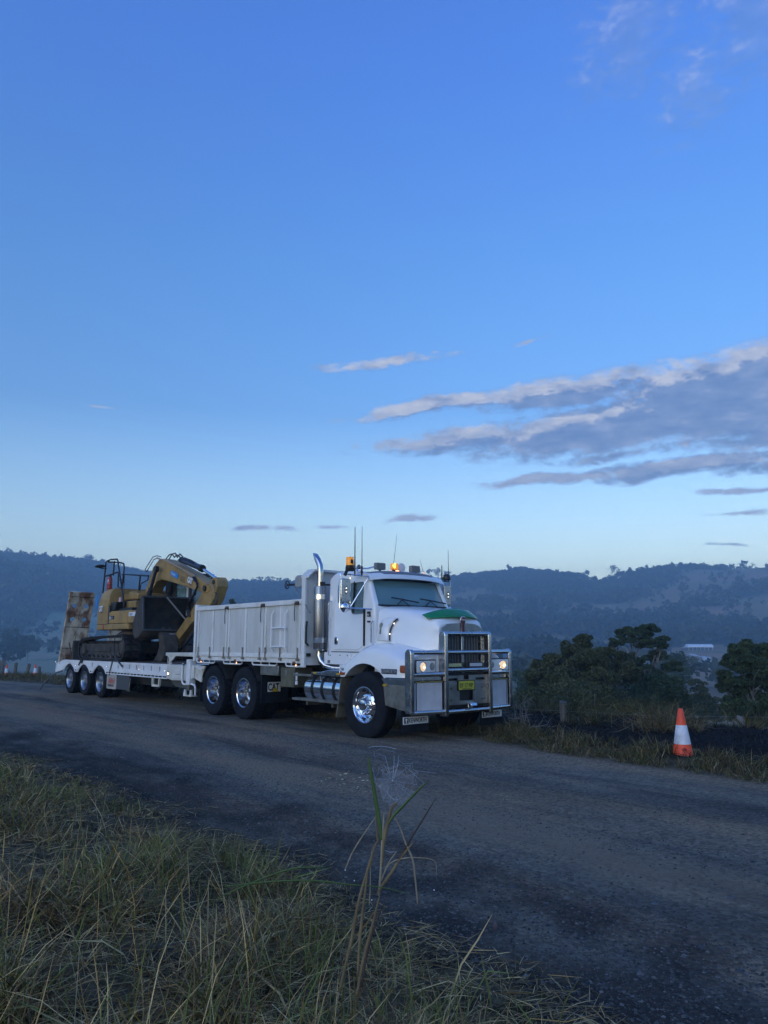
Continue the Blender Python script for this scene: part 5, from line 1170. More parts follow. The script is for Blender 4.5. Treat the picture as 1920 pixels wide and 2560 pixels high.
# ================================================================== foliage
def leafmat(name, cols, rough=.7, trans=.0):
    m = bpy.data.materials.new(name); m.use_nodes = True; q = NT(m.node_tree); b_ = q.n['Principled BSDF']
    a = q.node('ShaderNodeAttribute', attribute_name='tone'); sp_ = q.node('ShaderNodeSeparateXYZ'); q.l.new(a.outputs['Vector'], sp_.inputs[0])
    rp = q.node('ShaderNodeValToRGB'); q.l.new(sp_.outputs[0], rp.inputs[0])
    while len(rp.color_ramp.elements) < len(cols): rp.color_ramp.elements.new(.5)
    for i, (e, c_) in enumerate(zip(rp.color_ramp.elements, cols)): e.position = c_[0]; e.color = (*c_[1], 1)
    q.l.new(rp.outputs[0], b_.inputs['Base Color']); b_.inputs['Roughness'].default_value = rough; b_.inputs['Specular IOR Level'].default_value = .2
    return m
def quads(cen, size, rg, aspect=.55, flat=0.0):
    """random little leaf quads round the centres"""
    n = len(cen); a = rg.normal(size=(n, 3)); a[:, 2] *= (1 - flat); a /= np.linalg.norm(a, axis=1)[:, None] + 1e-9
    b_ = rg.normal(size=(n, 3)); b_ -= (b_ * a).sum(1)[:, None] * a; b_ /= np.linalg.norm(b_, axis=1)[:, None] + 1e-9
    s_ = np.asarray(size).reshape(-1, 1) * rg.uniform(.6, 1.3, (n, 1)); a = a * s_ * .5; b_ = b_ * s_ * .5 * aspect
    V = np.stack([cen - a, cen - b_ * 1.0, cen + a, cen + b_ * 1.0], 1).reshape(-1, 3)
    return V, np.arange(4 * n).reshape(-1, 4)
def clump_pts(c_, rad, n, rg):
    d = rg.normal(size=(n, 3)); d /= np.linalg.norm(d, axis=1)[:, None]; rr = rg.uniform(.35, 1, (n, 1)) ** .55
    return np.asarray(c_) + d * rr * np.asarray(rad) * rg.uniform(.85, 1.12, (n, 1))
def skel(mb, p0, p1, r0, r1, bend=.12, rg=None, n=5):
    p0, p1 = Vector(p0), Vector(p1); L = (p1 - p0).length; pts = []; rr = []
    off = Vector(rg.normal(size=3) * bend * L)
    for i in range(n + 1): t = i / n; pts.append(p0.lerp(p1, t) + off * math.sin(t * math.pi) * .5); rr.append(lerp(r0, r1, t))
    mb.tube(pts, rr, 6); return pts
GUM = [(0, (.018, .030, .014)), (.4, (.036, .058, .024)), (.75, (.058, .082, .034)), (1, (.09, .115, .055))]
foliage_a = leafmat('foliage_dark', GUM)
foliage_b = leafmat('foliage_olive', [(0, (.022, .030, .013)), (.45, (.055, .066, .026)), (.8, (.090, .098, .042)), (1, (.13, .13, .065))])
bark = M('bark', (.10, .088, .075), .9, col2=(.20, .185, .165), scale=3, stretch=(2, 2, .4))
def tree(name, label, base, H, clumps, leaf, nleaf, mat, trunk_r=.2, group=None, seed=0, cat_='tree', fork=.35, detail=True, kk=.50, nsub=11):
    """clumps: (x, y, z, rx, ry, rz) relative to the base. trunk and limbs reach into every clump"""
    rg = np.random.default_rng(seed); t = thing(name, label, cat_, base, 0, group)
    tk = MB(); top = Vector((0, 0, H * fork)); pts = skel(tk, (0, 0, -.6), top, trunk_r, trunk_r * .72, .04, rg)
    cs = []; 
    for (x, y, z, rx, ry, rz) in clumps:
        e = Vector((x, y, z - rz * .25)); start = top if z > H * fork else Vector((0, 0, z * .5)); lp = skel(tk, start, e, trunk_r * .42, trunk_r * .10, .10, rg)
        if detail:
            for k in range(3):
                d = Vector(rg.normal(size=3)); d.z = abs(d.z) * .6; skel(tk, lp[3 + k % 3], e + Vector((d.x * rx, d.y * ry, d.z * rz)) * .62, trunk_r * .14, trunk_r * .04, .12, rg, 3)
        # each clump breaks up into sprays
        ns = nsub if detail else 5
        sub = clump_pts((x, y, z), (rx * .82, ry * .82, rz * .82), ns, rg); vol = rx * ry * rz
        for sc_ in sub:
            k = kk; cs.append((sc_, (rx * k, ry * k, rz * k), vol))
    tk.build('trunk', bark, t, smooth=60)
    tv = sum(c_[2] ** (2 / 3) for c_ in cs); P = []; T = []
    for (sc_, rad, vol) in cs:
        n = max(6, int(nleaf * vol ** (2 / 3) / tv)); p = clump_pts(sc_, rad, n, rg); P.append(p); T.append(np.full(n, rg.uniform(-.22, .22)) + rg.uniform(.2, .8, n))
    P = np.concatenate(P); T = np.clip(np.concatenate(T), 0, 1)
    V_, F_ = quads(P, np.full(len(P), leaf), rg); att = np.repeat(T, 4)[:, None] * np.ones((1, 3))
    link('crown', numpy_mesh('crown', V_, F_, mat, {'tone': att}, False), t); return t
def place(px_c, d, zoff=0): p = at(px_c, 1600, d); return (p.x, p.y, hz(p.x, p.y) + zoff)
def mk_clumps(base, spec, d):
    """spec: (px, py, half-width px, half-height px[, depth offset m]) as seen in the picture, at distance d"""
    out = []; rg = np.random.default_rng(int(base[0] * 10) & 255)
    for s_ in spec:
        dy = s_[4] if len(s_) > 4 else rg.uniform(-1, 1); p = at(s_[0], s_[1], d + dy); k = (d + dy) / 1923
        out.append((p.x - base[0], p.y - base[1], p.z - base[2], s_[2] * k, s_[2] * k * .9, s_[3] * k))
    return out
# big bushy tree right of the truck
D = 46; b0 = place(1468, D)
tree('bushy_tree', 'big rounded dark green tree just right of the truck, left of the umbrella shaped gum', b0, 9, mk_clumps(b0, [(1440, 1622, 42, 34, 0), (1400, 1662, 55, 36, .5), (1465, 1650, 60, 40, -1), (1520, 1650, 50, 36, 1), (1350, 1700, 42, 34, 0), (1420, 1705, 62, 40, -2), (1500, 1700, 66, 44, -1.5), (1560, 1680, 50, 36, .5), (1455, 1600, 26, 18, 0), (1345, 1662, 24, 14, .6)], D), .15, 62000, foliage_b, .30, seed=1, kk=.34, nsub=18)
D = 40; b0 = place(1420, D)
tree('leafy_bush', 'low spreading dark bush in front of the big rounded tree, behind the weathered post', b0, 6, mk_clumps(b0, [(1350, 1765, 50, 40, 0), (1420, 1755, 62, 48, -1), (1490, 1760, 62, 50, 0), (1330, 1735, 36, 22, .6), (1450, 1728, 50, 30, .5), (1550, 1775, 50, 40, 0), (1290, 1790, 34, 26, 1)], D), .13, 40000, foliage_b, .14, seed=2, fork=.2)
D = 56; b0 = place(1600, D)
tree('umbrella_gum', 'tall gum with a flat umbrella shaped crown rising between the bushy tree and the house', b0, 12, mk_clumps(b0, [(1575, 1582, 42, 17, 0), (1620, 1575, 44, 16, 1), (1548, 1602, 30, 13, -1), (1600, 1605, 44, 18, 0), (1652, 1612, 24, 14, 0), (1640, 1640, 34, 18, .5), (1590, 1648, 40, 20, 0), (1678, 1665, 32, 20, .5), (1620, 1680, 42, 24, 0), (1532, 1612, 14, 7, 0), (1655, 1596, 20, 8, 0)], D), .15, 30000, foliage_a, .26, seed=3, fork=.45, kk=.27, nsub=20)
D = 50; b0 = place(1610, D)
tree('leafy_bush', 'dark round topped bush under the umbrella shaped gum, left of the orange cone', b0, 7, mk_clumps(b0, [(1560, 1735, 52, 44, 0), (1620, 1745, 50, 48, 0), (1680, 1745, 46, 46, 0), (1655, 1715, 38, 24, 1), (1590, 1770, 60, 40, -1), (1690, 1780, 40, 30, 0)], D), .14, 34000, foliage_a, .15, seed=4, fork=.2)
D = 38; b0 = place(1875, D)
tree('spreading_gum', 'dark leafy gum tree at the right edge of the picture behind the cone', b0, 9, mk_clumps(b0, [(1860, 1625, 40, 26, 0), (1910, 1630, 44, 26, 1), (1838, 1655, 36, 22, 0), (1888, 1668, 52, 32, -1), (1808, 1690, 26, 18, 0), (1860, 1710, 56, 34, 0), (1815, 1718, 28, 18, .5), (1920, 1715, 50, 40, 0), (1850, 1765, 44, 36, 0), (1905, 1785, 56, 40, -1), (1960, 1670, 50, 50, 0), (1820, 1770, 24, 30, 0)], D), .13, 62000, foliage_a, .24, seed=5, fork=.4, kk=.32, nsub=18)
D = 74; b0 = place(1745, D)
tree('young_gum', 'slender grey green young tree between the cone and the right hand gum', b0, 8, mk_clumps(b0, [(1738, 1708, 24, 10, 0), (1745, 1730, 34, 18, 0), (1722, 1750, 26, 14, 0), (1765, 1755, 36, 22, 0), (1740, 1790, 50, 30, 0), (1785, 1780, 34, 26, 0)], D), .17, 14000, foliage_b, .12, seed=6, kk=.38)
D = 90; b0 = place(1315, D)
tree('hazy_tree', 'round blue hazy tree low beside the right wing of the bullbar', b0, 9, mk_clumps(b0, [(1318, 1695, 34, 26, 0), (1300, 1720, 36, 30, 0), (1340, 1725, 30, 26, 0), (1288, 1745, 30, 30, 0)], D), .36, 2600, foliage_a, .2, seed=7, detail=False)
D = 170; b0 = place(1700, D)
tree('hazy_tree', 'dark hazy tree on the slope just below the white roofed house', b0, 12, mk_clumps(b0, [(1695, 1650, 30, 24, 0), (1715, 1668, 26, 20, 0), (1672, 1665, 22, 20, 0), (1700, 1690, 34, 20, 0)], D), .6, 2000, foliage_a, .3, seed=8, detail=False)
D = 120; b0 = place(570, D)
tree('hazy_tree', 'dark tree clump showing over the rear end of the tipper body', b0, 12, mk_clumps(b0, [(580, 1506, 9, 7, 0), (566, 1520, 14, 8, 0), (545, 1522, 12, 7, 0), (595, 1520, 8, 6, 0), (572, 1535, 26, 8, 0)], D), .42, 2200, foliage_b, .3, seed=9, detail=False)
for k, (px, d, sp_, lab) in enumerate([(40, 430, [(25, 1580, 20, 22), (42, 1600, 24, 22), (60, 1612, 20, 18), (20, 1612, 26, 22)], 'dark hazy tree clump at the left edge above the pale paddock'),
        (72, 425, [(68, 1602, 18, 18), (84, 1612, 16, 14), (58, 1616, 22, 14), (90, 1620, 12, 10)], 'rounded hazy trees in the paddock left of the upright ramp')]):
    b0 = place(px, d); tree('paddock_tree', lab, b0, 13, mk_clumps(b0, sp_, d), 1.5, 1800, foliage_a, .3, seed=20 + k, detail=False)
# ------------------------------------------------------------------ the wooded hills: one mass of crowns
rg = np.random.default_rng(5); N = 30000
r_ = np.sqrt(rg.uniform(230 ** 2, 1470 ** 2, N)); a_ = np.radians(rg.uniform(-31, 31, N)); x_ = r_ * np.sin(a_); y_ = r_ * np.cos(a_)
az_d = np.degrees(a_); keep = rg.random(N) < forest(x_, y_) ** 1.5 * .98 + np.where((az_d > 19) & (r_ < 660), .004, .08); x_, y_, r_ = x_[keep], y_[keep], r_[keep]
z_ = height(x_, y_); n = len(x_); s_ = rg.uniform(.65, 1.35, n) * np.where(rg.random(n) < .08, 1.35, 1); print('forest crowns', n)
K = 16
d_ = rg.normal(size=(n, K, 3)); d_ /= np.linalg.norm(d_, axis=2)[..., None]; d_ *= rg.uniform(.35, 1, (n, K, 1))
d_ *= np.array([3.4, 3.4, 3.1]); C_ = np.stack([x_, y_, z_ + 5.6 * s_], -1)[:, None, :] + d_ * s_[:, None, None]
V_, F_ = quads(C_.reshape(-1, 3), np.full(n * K, 3.3) * np.repeat(s_, K), rg, .75)
tone = np.clip(np.repeat(rg.uniform(.05, .75, n), K * 4) + np.repeat(rg.uniform(-.15, .3, n * K), 4), 0, 1)
fo_ = link('forest', numpy_mesh('forest', V_, F_, leafmat('forest_foliage', [(0, (.014, .022, .012)), (.5, (.034, .046, .024)), (.85, (.062, .068, .036)), (1, (.12, .115, .07))]), {'tone': tone[:, None] * np.ones((1, 3))}, False)); tag(fo_, kind='stuff')
# trees that stand out against the sky
def ridge_tree(px, py_top, hpx, wpx, label, group, seed, kind=0):
    d = 1385; p = at(px, py_top, d); h_ = hpx * d / 1923; wd = wpx * 1.15 * d / 1923; h_ *= 1.15; g_ = hz(p.x, p.y)
    base = (p.x, p.y, min(g_, p.z - h_)); top = p.z - base[2]; rg_ = np.random.default_rng(seed)
    cl = []
    for k in range(5 if kind == 0 else 7): cl.append((rg_.uniform(-.36, .36) * wd, rg_.uniform(-.3, .3) * wd, top - h_ * (rg_.uniform(.12, .62)), wd * rg_.uniform(.20, .32), wd * .26, h_ * rg_.uniform(.12, .22)))
    cl.append((0, 0, top - h_ * .16, wd * .26, wd * .26, h_ * .16))
    return tree('ridge_tree', label, base, top, cl, 1.6, 300 if kind == 0 else 700, foliage_a, .45, group, seed, detail=False)
G1 = 'trees along the skyline of the ridge'
big = [(1527, 1409, 30, 30, 'broad tall tree on the ridge just right of the dip in the skyline'), (1573, 1419, 18, 16, 'small slanting tree on the ridge right of the broad tall one'), (1603, 1416, 16, 12, 'low round tree on the ridge left of the narrow upright one'), (1617, 1411, 22, 10, 'narrow upright tree on the ridge right of the low round one'), (1466, 1424, 20, 18, 'rounded tree on the ridge just left of the dip in the skyline'),
       (1095, 1418, 30, 22, 'tall open crowned tree on the skyline above the truck\'s right mirror'), (1075, 1422, 22, 14, 'thin tree on the skyline left of the tall open crowned one above the mirror'), (1042, 1420, 24, 20, 'round tree on the skyline over the right end of the cab roof'), (1118, 1427, 18, 18, 'low tree on the skyline right of the tall open crowned one'),
       (222, 1384, 20, 22, 'bushy tree on the left ridge above the excavator counterweight'), (297, 1416, 18, 22, 'rounded tree on the ridge beside the excavator guard rail'), (325, 1417, 20, 22, 'flat topped tree on the ridge in front of the excavator boom'), (356, 1429, 12, 8, 'small pointed tree on the ridge just left of the excavator boom'),
       (650, 1441, 18, 14, 'round crowned tree on the skyline above the middle of the tipper'), (672, 1441, 20, 22, 'spreading tree on the skyline above the middle of the tipper, right of the round one')]
for k, (px, py, h_, w_, lab) in enumerate(big): ridge_tree(px, py, h_, w_, lab, G1, 100 + k, 1)
rg = np.random.default_rng(77)
segs = [(0, 210, 1375, 1398, 26), (540, 640, 1452, 1450, 9), (690, 780, 1448, 1448, 8), (980, 1040, 1440, 1432, 5), (1120, 1250, 1428, 1420, 13), (1250, 1450, 1418, 1434, 18), (1640, 1920, 1420, 1407, 26)]
k = 0
for (xa, xb_, ya, yb_, cnt) in segs:
    for j in range(cnt):
        t = (j + rg.uniform(.1, .9)) / cnt; px = lerp(xa, xb_, t); hh = rg.uniform(11, 18); az_ = math.degrees(math.atan2(*[ray(px, 1400)[i] for i in (0, 1)]))
        e_ = np.interp(az_, RIDGE_AZ, RIDGE_EL); p = at(px, 1400, 1390); zz = hz(p.x, p.y); 
        r0 = ray(px, 0); # picture row of the ground there
        yy = next(v for v in range(1380, 1500) if (at(px, v, 1390)).z <= zz)
        ridge_tree(px, yy - rg.uniform(9, 18), hh + 5, rg.uniform(10, 18), 'small tree standing on the skyline of the wooded ridge', G1, 200 + k); k += 1
# ------------------------------------------------------------------ house across the valley and its drive
hp = on_ground(1748, 1626, 300); print('HOUSE', hp, on_ground(1655, 1620, 300)); ho = thing('farm_house', 'long white roofed farm house on the far slope beyond the valley', 'house', (hp.x, hp.y, hp.z - .3), R(-8))
hw_ = M('house_wall', (.10, .105, .12), .7); hr_ = M('house_roof', (.72, .74, .78), .5)
MB().box(-8.5, 8.5, -3.5, 3.5, 0, 3.0).build('wall', hw_, ho); MB().prism([(-4.6, 2.9), (4.6, 2.9), (4.2, 3.5), (0, 4.9), (-4.2, 3.5)], -9.3, 9.3, 'x').build('roof', hr_, ho)
MB().box(-8.8, 8.8, -4.6, -4.3, 2.55, 2.9).build('fascia', signw, ho)
for k in range(7): MB().box(-8.4 + k * 2.78, -8.2 + k * 2.78, -4.5, -4.3, 0, 2.6).build('post', signw, ho)
for k in range(5): MB().box(-7 + k * 3.2, -5.4 + k * 3.2, -3.56, -3.5, .9, 2.3).build('window', M('house_glass', (.05, .07, .1), .1), ho)
MB().box(-11.5, -8.6, -2.5, 2.5, 0, 2.4).build('carport', hw_, ho); MB().box(-11.9, -8.5, -3, 3, 2.4, 2.6).build('carport_roof', hr_, ho)
h2 = on_ground(1655, 1620, 300); shd = thing('shed', 'small pale shed among the trees left of the farm house', 'shed', (h2.x, h2.y, h2.z - .2), R(20))
MB().box(-4, 4, -3, 3, 0, 2.4).build('wall', M('shed_wall', (.45, .47, .5), .6), shd); MB().prism([(-3.4, 2.4), (3.4, 2.4), (0, 3.8)], -4.4, 4.4, 'x').build('roof', hr_, shd)
def strip(pts, w_, name, mat, lift=.12):
    rows = []; P = [on_ground(x, y, 250) for x, y in pts]; Q = []
    for a, b_ in zip(P, P[1:]):
        for t in np.linspace(0, 1, 8)[:-1]: Q.append(a.lerp(b_, t))
    Q.append(P[-1])
    for i, p in enumerate(Q):
        d = (Q[min(i + 1, len(Q) - 1)] - Q[max(i - 1, 0)]); d.z = 0; d.normalize(); s_ = Vector((-d.y, d.x, 0)) * w_ / 2
        rows.append([(p.x + k * s_.x, p.y + k * s_.y, hz(p.x + k * s_.x, p.y + k * s_.y) + lift) for k in (-1, 0, 1)])
    o = MB().grid(rows).build(name, mat); tag(o, kind='structure')
strip([(1728, 1636), (1742, 1642)], 4.5, 'gravel_drive', M('drive_pale', (.55, .52, .48), .9), .3); strip([(1755, 1642), (1768, 1649), (1768, 1656)], 4.5, 'gravel_drive', MATS['drive_pale'], .3)
# ================================================================== cones and posts
co = M('cone_orange', (.85, .085, .025), .5, col2=(.70, .065, .02), scale=6, layers=[((.10, .05, .04), 9, (1, 1, 1), .66, .78)]); cwm = M('cone_band', (.66, .67, .72), .4, col2=(.45, .46, .5), scale=7)
def cone(name, loc, label, H_=.70, detail=True, group=None):
    c_ = thing(name, label, 'traffic cone', loc, R(20), group)
    rr = lambda z: lerp(.142, .033, z / H_)
    base = MB().prism(rrect([(-.19, -.19), (.19, -.19), (.19, .19), (-.19, .19)], .05), 0, .03, 'z').build('base', M('cone_base', (.30, .04, .02), .7), c_, .006)
    z1, z2 = H_ * .29, H_ * .67
    MB().lathe([(.16, .028), (rr(.03), .05), (rr(z1), z1), (rr(z2), z2), (rr(H_ - .01), H_ - .012), (.026, H_), (.018, H_), (.016, H_ - .05)], (0, 0, 0), 'z', 32).build('body', co, c_)
    MB().lathe([(rr(z1) + .001, z1), (rr(z1) + .003, z1 + .003), (rr(z2) + .003, z2 - .003), (rr(z2) + .001, z2)], (0, 0, 0), 'z', 32).build('reflective_band', cwm, c_)
    return c_
pc = on_ground(1708, 1889, 8, 14)
c_ = cone('traffic_cone', (pc.x, pc.y, pc.z - .035), 'orange cone with one white band standing in the verge grass right of the truck', .665)
o_ = MB()
for k in range(20):
    pass
lg = M('cone_mark', (.10, .02, .02), .6)
ring_ = MB().tube([(.0 + .026 * math.cos(a), -.128, .125 + .026 * math.sin(a)) for a in np.linspace(0, 6.283, 17)[:-1]], .004, 5, closed=True).box(-.016, .016, -.131, -.127, .117, .133); rb = ring_.build('stamp', lg, c_); rb.rotation_euler = (0, 0, R(-30))
for (px, py, d, lab) in ((15, 1690, 49, 'orange and white cone nearest the left edge of the picture, far down the road'), (87, 1692, 47, 'orange and white cone on the far verge just behind the trailer ramp')):
    p = at(px, py, d); g_ = hz(p.x, p.y); cone('traffic_cone', (p.x, p.y, g_), lab, .70)
pw = M('weathered_post', (.17, .15, .13), .9, col2=(.08, .07, .06), scale=6, stretch=(3, 3, .4))
def post(px, py, d, H_, label, r=.09, lean=0, group=None):
    p = at(px, py, d); g_ = hz(p.x, p.y); rg_ = np.random.default_rng(int(px))
    m_ = MB(); rows = []
    for z in (-.4, .1, H_ * .5, H_ * .9, H_): rows.append([(r * (1 + .12 * rg_.normal()) * math.cos(a) * .9, r * (1 + .1 * rg_.normal()) * math.sin(a), z + (.03 * rg_.normal() if z == H_ else 0)) for a in np.linspace(0, 6.283, 9)[:-1]])
    m_.grid(rows, close=True); m_.f.append(tuple(range(len(m_.v) - 8, len(m_.v)))); o = m_.build('fence_post', pw, smooth=30); o.location = (p.x, p.y, g_); o.rotation_euler = (0, R(lean), 0); return tag(o, label, 'fence post', group)
p = at(1408, 1770, 15.2); post(1408, 1770, 15.2, max(.25, (at(1408, 1757, 15.2).z - hz(p.x, p.y))), 'weathered grey fence post with a dark knot behind the burnt verge', .075)
o = MB().cyl((0, -.006, 0), (0, .006, 0), .016, 8).build('knot', signk, bpy.data.objects['fence_post']); o.location = (.035, -.07, (at(1408, 1764, 15.2).z - hz(p.x, p.y)))
for k, (px, yt, lab) in enumerate([(8, 1651, 'short fence post closest to the left edge, left of the first far cone'), (39, 1657, 'fence post between the two far cones, the left one of two'), (69, 1660, 'leaning fence post between the two far cones, close to the right cone'), (99, 1667, 'squat fence post just right of the far cone behind the ramp')]):
    d = 51 - k * .8; p = at(px, yt, d); post(px, yt, d, max(.5, p.z - hz(p.x, p.y)), lab, .11, (0, 3, 9, -2)[k])
# wires of the far right fence
p1, p2 = at(1300, 1772, 16.5), at(2050, 1795, 13.2)
for dz, lab in ((.0, 'upper thin wire of the roadside fence behind the cone'), (-.28, 'lower thin wire of the roadside fence behind the cone')):
    o = MB().tube([p1 + Vector((0, 0, dz)), p1.lerp(p2, .5) + Vector((0, 0, dz - .05)), p2 + Vector((0, 0, dz))], .0025, 4).build('fence_wire', grey); tag(o, lab, 'wire')
# ================================================================== grass
def blades(name, x, y, L, lean, w_, tone, mat, rg, curl=.5, seg=4, zoff=-.01, as_stuff=True):
    n = len(x); z = height(x, y) + zoff; th = rg.uniform(0, 6.283, n); dx, dy = np.cos(th), np.sin(th)
    tt = np.linspace(0, 1, seg); pts = np.zeros((n, seg, 3)); ang0 = lean; 
    px_, pz_ = np.zeros(n), np.zeros(n); prev = 0
    for i, t in enumerate(tt):
        if i:
            a = ang0 + curl * rg.uniform(.3, 1.4, n) * t * 1.2; a = np.clip(a, 0, 2.1); st = (t - prev) * L
            px_ = px_ + np.sin(a) * st; pz_ = pz_ + np.cos(a) * st
        prev = t; pts[:, i, 0] = x + dx * px_; pts[:, i, 1] = y + dy * px_; pts[:, i, 2] = z + np.maximum(pz_, -.0)
    side = np.stack([-dy, dx, np.zeros(n)], -1) + rg.normal(size=(n, 3)) * .45; side /= np.linalg.norm(side, axis=1)[:, None]
    wd = w_[:, None] * np.array([.75, 1, .8, .12] if seg == 4 else np.linspace(1, .15, seg))[None]
    Lf = pts - side[:, None, :] * wd[..., None] / 2; Rt = pts + side[:, None, :] * wd[..., None] / 2
    V_ = np.stack([Lf, Rt], 2).reshape(-1, 3); base = np.arange(n)[:, None] * seg * 2
    F_ = np.stack([np.stack([base[:, 0] + 2 * i, base[:, 0] + 2 * i + 1, base[:, 0] + 2 * i + 3, base[:, 0] + 2 * i + 2], -1) for i in range(seg - 1)], 1).reshape(-1, 4)
    att = np.repeat(tone, seg * 2)[:, None] * np.ones((1, 3))
    o = link(name, numpy_mesh(name, V_, F_, mat, {'tone': att}, False))
    if as_stuff: tag(o, kind='stuff')
    return o
GR = [(0, (.060, .034, .016)), (.16, (.16, .096, .040)), (.34, (.36, .235, .085)), (.47, (.66, .47, .21)), (.55, (.20, .16, .036)), (.75, (.105, .108, .022)), (.9, (.135, .155, .034)), (1, (.19, .22, .055))]
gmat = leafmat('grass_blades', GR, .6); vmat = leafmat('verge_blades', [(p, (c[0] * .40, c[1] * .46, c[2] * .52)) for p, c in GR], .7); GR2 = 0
rg = np.random.default_rng(3)
def bank_pts(n, r0, r1, amax=33, p=1.0):
    r_ = r0 * (r1 / r0) ** rg.uniform(0, 1, n) ** p; a_ = np.radians(rg.uniform(-amax, amax, n)); x, y = r_ * np.sin(a_), r_ * np.cos(a_)
    u, v = w2uv(x, y); e = (vnoise(x * 1.3, y * 1.3, 31, 4) - .5) * 1.3; nb = v - near_edge(u) + e * .5
    k = nb > .02 + rg.uniform(0, .18, n); return x[k], y[k], nb[k], r_[k]
x, y, nb, r_ = bank_pts(250000, 1.7, 17)
pt = vnoise(x * 1.1, y * 1.1, 51, 3); pt2 = vnoise(x * 3.1, y * 3.1, 53, 2)
tuft = np.clip((pt2 - .43) * 5, .08, 1); kk = rg.random(len(x)) < np.clip(tuft * 1.0 - .05, .05, 1) * np.clip((vnoise(x * .9, y * .9, 57, 2) - .28) * 4, .16, 1); x, y, nb, r_, pt, tuft = x[kk], y[kk], nb[kk], r_[kk], pt[kk], tuft[kk]
n = len(x); print('bank blades', n)
edge_ = np.clip(nb / .9, .22, 1); L = rg.uniform(.05, .21, n) * edge_ * (.6 + .8 * tuft) * (1 + .35 * sstep(nb, .8, 3)); green = rg.random(n) < .26 + 1.5 * (pt - .5)
tone = np.where(green, rg.uniform(.55, 1, n), rg.uniform(.0, .5, n) ** 1.15)
blades('verge_grass', x, y, L, np.abs(rg.normal(.35, .45, n)) + np.where(green, 0, .35), rg.uniform(.0018, .0042, n) * (1 + r_ / 11), tone, gmat, rg, .8)
# long stalks that stand above the rest
x, y, nb, r_ = bank_pts(4200, 2.0, 12, 32); kk = nb > .5; x, y, nb, r_ = x[kk], y[kk], nb[kk], r_[kk]; n = len(x)
blades('grass_stalks', x, y, rg.uniform(.20, .46, n) * np.clip(nb / 1.4, .5, 1), np.abs(rg.normal(.12, .35, n)), rg.uniform(.0022, .0050, n), np.where(rg.random(n) < .55, rg.uniform(.15, .5, n), rg.uniform(.55, 1, n)), gmat, rg, .55)
# broad leaves close to the camera
x, y, nb, r_ = bank_pts(420, 2.2, 5.5, 30); kk = nb > .6; x, y = x[kk], y[kk]; n = len(x)
blades('broad_grass', x, y, rg.uniform(.20, .42, n), np.abs(rg.normal(.35, .4, n)), rg.uniform(.006, .010, n), np.where(rg.random(n) < .5, rg.uniform(.2, .48, n), rg.uniform(.6, 1, n)), gmat, rg, .8)
# fallen litter and clippings on the bank
x, y, nb, r_ = bank_pts(36000, 1.8, 12); n = len(x)
blades('dry_litter', x, y, rg.uniform(.05, .2, n), rg.uniform(1.2, 1.9, n), rg.uniform(.002, .005, n), rg.uniform(.05, .47, n), gmat, rg, .3, zoff=.015)
# far verge
def verge_pts(n, u0, u1, f0, f1):
    u = rg.uniform(u0, u1, n); fb = rg.uniform(f0, f1, n); v = far_edge(u) - fb; q_ = P0[None] + FW[None] * u[:, None] + RT[None] * v[:, None]; return q_[:, 0], q_[:, 1], u, fb
x, y, u, fb = verge_pts(52000, -6, 8, -.12, 1.9); e = (vnoise(x * 1.3, y * 1.3, 31, 4) - .5) * 1.3
kk = (fb + e * .45 > .0) & (fb + e * .5 < 1.25 + .5 * (rg.random(len(x)) < .12)) ; x, y, u, fb = x[kk], y[kk], u[kk], fb[kk]; n = len(x)
dn = vnoise(x * 2.6, y * 2.6, 61, 3); kk = rg.random(n) < np.clip((dn - .30) * 3.6, .12, 1); x, y, fb, dn = x[kk], y[kk], fb[kk], dn[kk]; n = len(x); print('verge', n)
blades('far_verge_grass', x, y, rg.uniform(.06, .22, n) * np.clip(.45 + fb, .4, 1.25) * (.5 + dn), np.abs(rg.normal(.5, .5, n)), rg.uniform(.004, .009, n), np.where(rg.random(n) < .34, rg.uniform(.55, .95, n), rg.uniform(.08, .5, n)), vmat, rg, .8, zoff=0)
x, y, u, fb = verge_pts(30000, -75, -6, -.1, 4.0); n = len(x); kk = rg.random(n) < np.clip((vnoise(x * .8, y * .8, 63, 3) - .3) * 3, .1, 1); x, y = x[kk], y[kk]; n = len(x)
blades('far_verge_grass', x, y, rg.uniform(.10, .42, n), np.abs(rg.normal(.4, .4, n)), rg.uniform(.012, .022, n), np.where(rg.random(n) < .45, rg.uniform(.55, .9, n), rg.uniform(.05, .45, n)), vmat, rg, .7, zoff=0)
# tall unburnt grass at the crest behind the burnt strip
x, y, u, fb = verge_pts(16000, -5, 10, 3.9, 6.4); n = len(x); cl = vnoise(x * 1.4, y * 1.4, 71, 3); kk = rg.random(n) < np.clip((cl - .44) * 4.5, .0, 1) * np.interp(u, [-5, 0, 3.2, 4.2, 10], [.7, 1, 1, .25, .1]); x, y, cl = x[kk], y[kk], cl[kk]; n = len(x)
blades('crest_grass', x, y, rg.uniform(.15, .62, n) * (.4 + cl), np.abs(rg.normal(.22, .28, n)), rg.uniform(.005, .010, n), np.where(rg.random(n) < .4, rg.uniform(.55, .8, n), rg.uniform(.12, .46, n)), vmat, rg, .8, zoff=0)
# charred stubble on the burnt strip
x, y, u, fb = verge_pts(26000, -2, 9, .8, 6.0); n = len(x)
blades('burnt_stubble', x, y, rg.uniform(.03, .13, n), np.abs(rg.normal(.6, .5, n)), rg.uniform(.005, .012, n), rg.uniform(0, 1, n), leafmat('char', [(0, (.004, .004, .005)), (.8, (.014, .013, .013)), (1, (.05, .045, .04))], .9), rg, .8, zoff=0)
